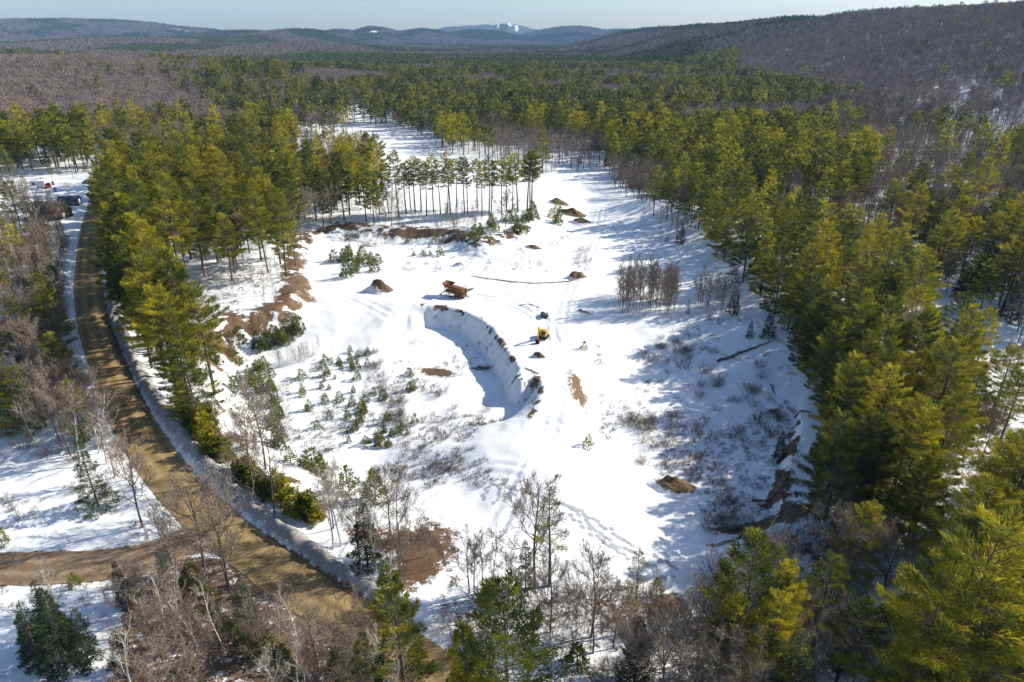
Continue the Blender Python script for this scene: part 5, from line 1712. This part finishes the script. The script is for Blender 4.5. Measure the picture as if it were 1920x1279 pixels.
def prints(pts, step, jit, size=.27):
    L = spline(W(pts, 1.0), 14)
    acc = 0
    for k in range(1, len(L)):
        d = L[k] - L[k - 1]; ln = np.hypot(*d); acc += ln
        if acc < step: continue
        acc = 0; t = d / ln; nn = np.array([-t[1], t[0]])
        c = L[k] + nn * (rng.choice([-1, 1]) * .2 + rng.normal() * jit)
        a = np.arange(9) * 2 * math.pi / 9
        X = c[0] + (np.cos(a) * t[0] * 1.5 + np.sin(a) * nn[0]) * size; Y = c[1] + (np.cos(a) * t[1] * 1.5 + np.sin(a) * nn[1]) * size
        Z = H(X, Y) + .035
        V = np.vstack([np.stack([X, Y, Z], 1), [[c[0], c[1], float(H(c[0], c[1])) + .02]]])
        i = np.arange(9); g.add(V, np.stack([i, (i + 1) % 9, np.full(9, 9)], 1))


prints([(920, 932), (960, 945), (1010, 962), (1060, 972), (1110, 993), (1170, 1020), (1230, 1048), (1275, 1072)], .55, .1)
prints([(1050, 965), (1085, 985), (1110, 1008), (1150, 1030), (1200, 1045)], .55, .12)
prints([(905, 965), (915, 940), (940, 932), (965, 960)], .6, .12)
prints([(930, 975), (938, 940), (950, 930)], .6, .1)
prints([(1060, 985), (1120, 1020), (1180, 1050), (1260, 1085)], .6, .15)
o = link('footprints', g.mesh('footprints', M['print'], True)); tag(o, 'trails of footprints crossing the snow at the near end of the pit', 'footprints', None, 'stuff')

# ------------------------------------------------------------------ air
def haze():
    m = bpy.data.materials.new('haze'); m.use_nodes = True; nt = m.node_tree; nt.nodes.clear()
    o = nt.nodes.new('ShaderNodeOutputMaterial'); v = nt.nodes.new('ShaderNodeVolumePrincipled')
    v.inputs['Color'].default_value = (.30, .58, 1.0, 1); v.inputs['Density'].default_value = HAZE; v.inputs['Anisotropy'].default_value = 0.0
    nt.links.new(v.outputs[0], o.inputs['Volume'])
    b = Box(); z0 = float(GH.min()) - 1.5; z1 = 420.0
    b.box((0, 5150, (z0 + z1) / 2), (29000, 11900, z1 - z0))
    o = link('haze', b.mesh('haze', m)); tag(o, kind='stuff', label='thin blue haze in the air over the valley', cat='haze')


HAZE = 4.8e-5
haze()

# ------------------------------------------------------------------ light
SUN = Vector((math.cos(math.radians(31)) * .94, math.cos(math.radians(31)) * .34, math.sin(math.radians(31)))).normalized()
l = bpy.data.lights.new('sun', 'SUN'); l.energy = 5.0; l.angle = math.radians(.5); l.color = (1.0, .94, .82)
lo = bpy.data.objects.new('sun', l); col.objects.link(lo); lo.rotation_euler = (-SUN).to_track_quat('-Z', 'Y').to_euler(); lo.location = (300, 100, 300)
w = bpy.data.worlds.new('World'); scene.world = w; w.use_nodes = True; nt = w.node_tree; nt.nodes.clear()
sk = nt.nodes.new('ShaderNodeTexSky'); sk.sky_type = 'NISHITA'; sk.sun_disc = False
sk.sun_elevation = math.asin(SUN.z); sk.sun_rotation = math.atan2(SUN.x, SUN.y); sk.altitude = 300; sk.air_density = 1.0; sk.dust_density = .9; sk.ozone_density = 3.2
bg = nt.nodes.new('ShaderNodeBackground'); bg.inputs['Strength'].default_value = .106
ow = nt.nodes.new('ShaderNodeOutputWorld'); nt.links.new(sk.outputs[0], bg.inputs[0]); nt.links.new(bg.outputs[0], ow.inputs[0])
vs = scene.view_settings; vs.view_transform = 'Standard'; vs.look = 'None'; vs.exposure = 0.53; vs.gamma = 1.0; vs.use_curve_mapping = False
scene.display_settings.display_device = 'sRGB'

# ------------------------------------------------------------------ camera
cd = bpy.data.cameras.new('camera'); cam = bpy.data.objects.new('camera', cd); col.objects.link(cam)
cam.location = (0, 0, CAMZ); cam.rotation_euler = (math.pi / 2 - PITCH, 0, 0)
cd.sensor_width = 36; cd.lens = 36 * FPX / 1920; cd.clip_start = .5; cd.clip_end = 40000
scene.camera = cam
scene.render.engine = 'CYCLES'
scene.cycles.max_bounces = 8; scene.cycles.diffuse_bounces = 3; scene.cycles.glossy_bounces = 2; scene.cycles.transmission_bounces = 3; scene.cycles.transparent_max_bounces = 4; scene.cycles.volume_bounces = 1
scene.cycles.use_denoising = True
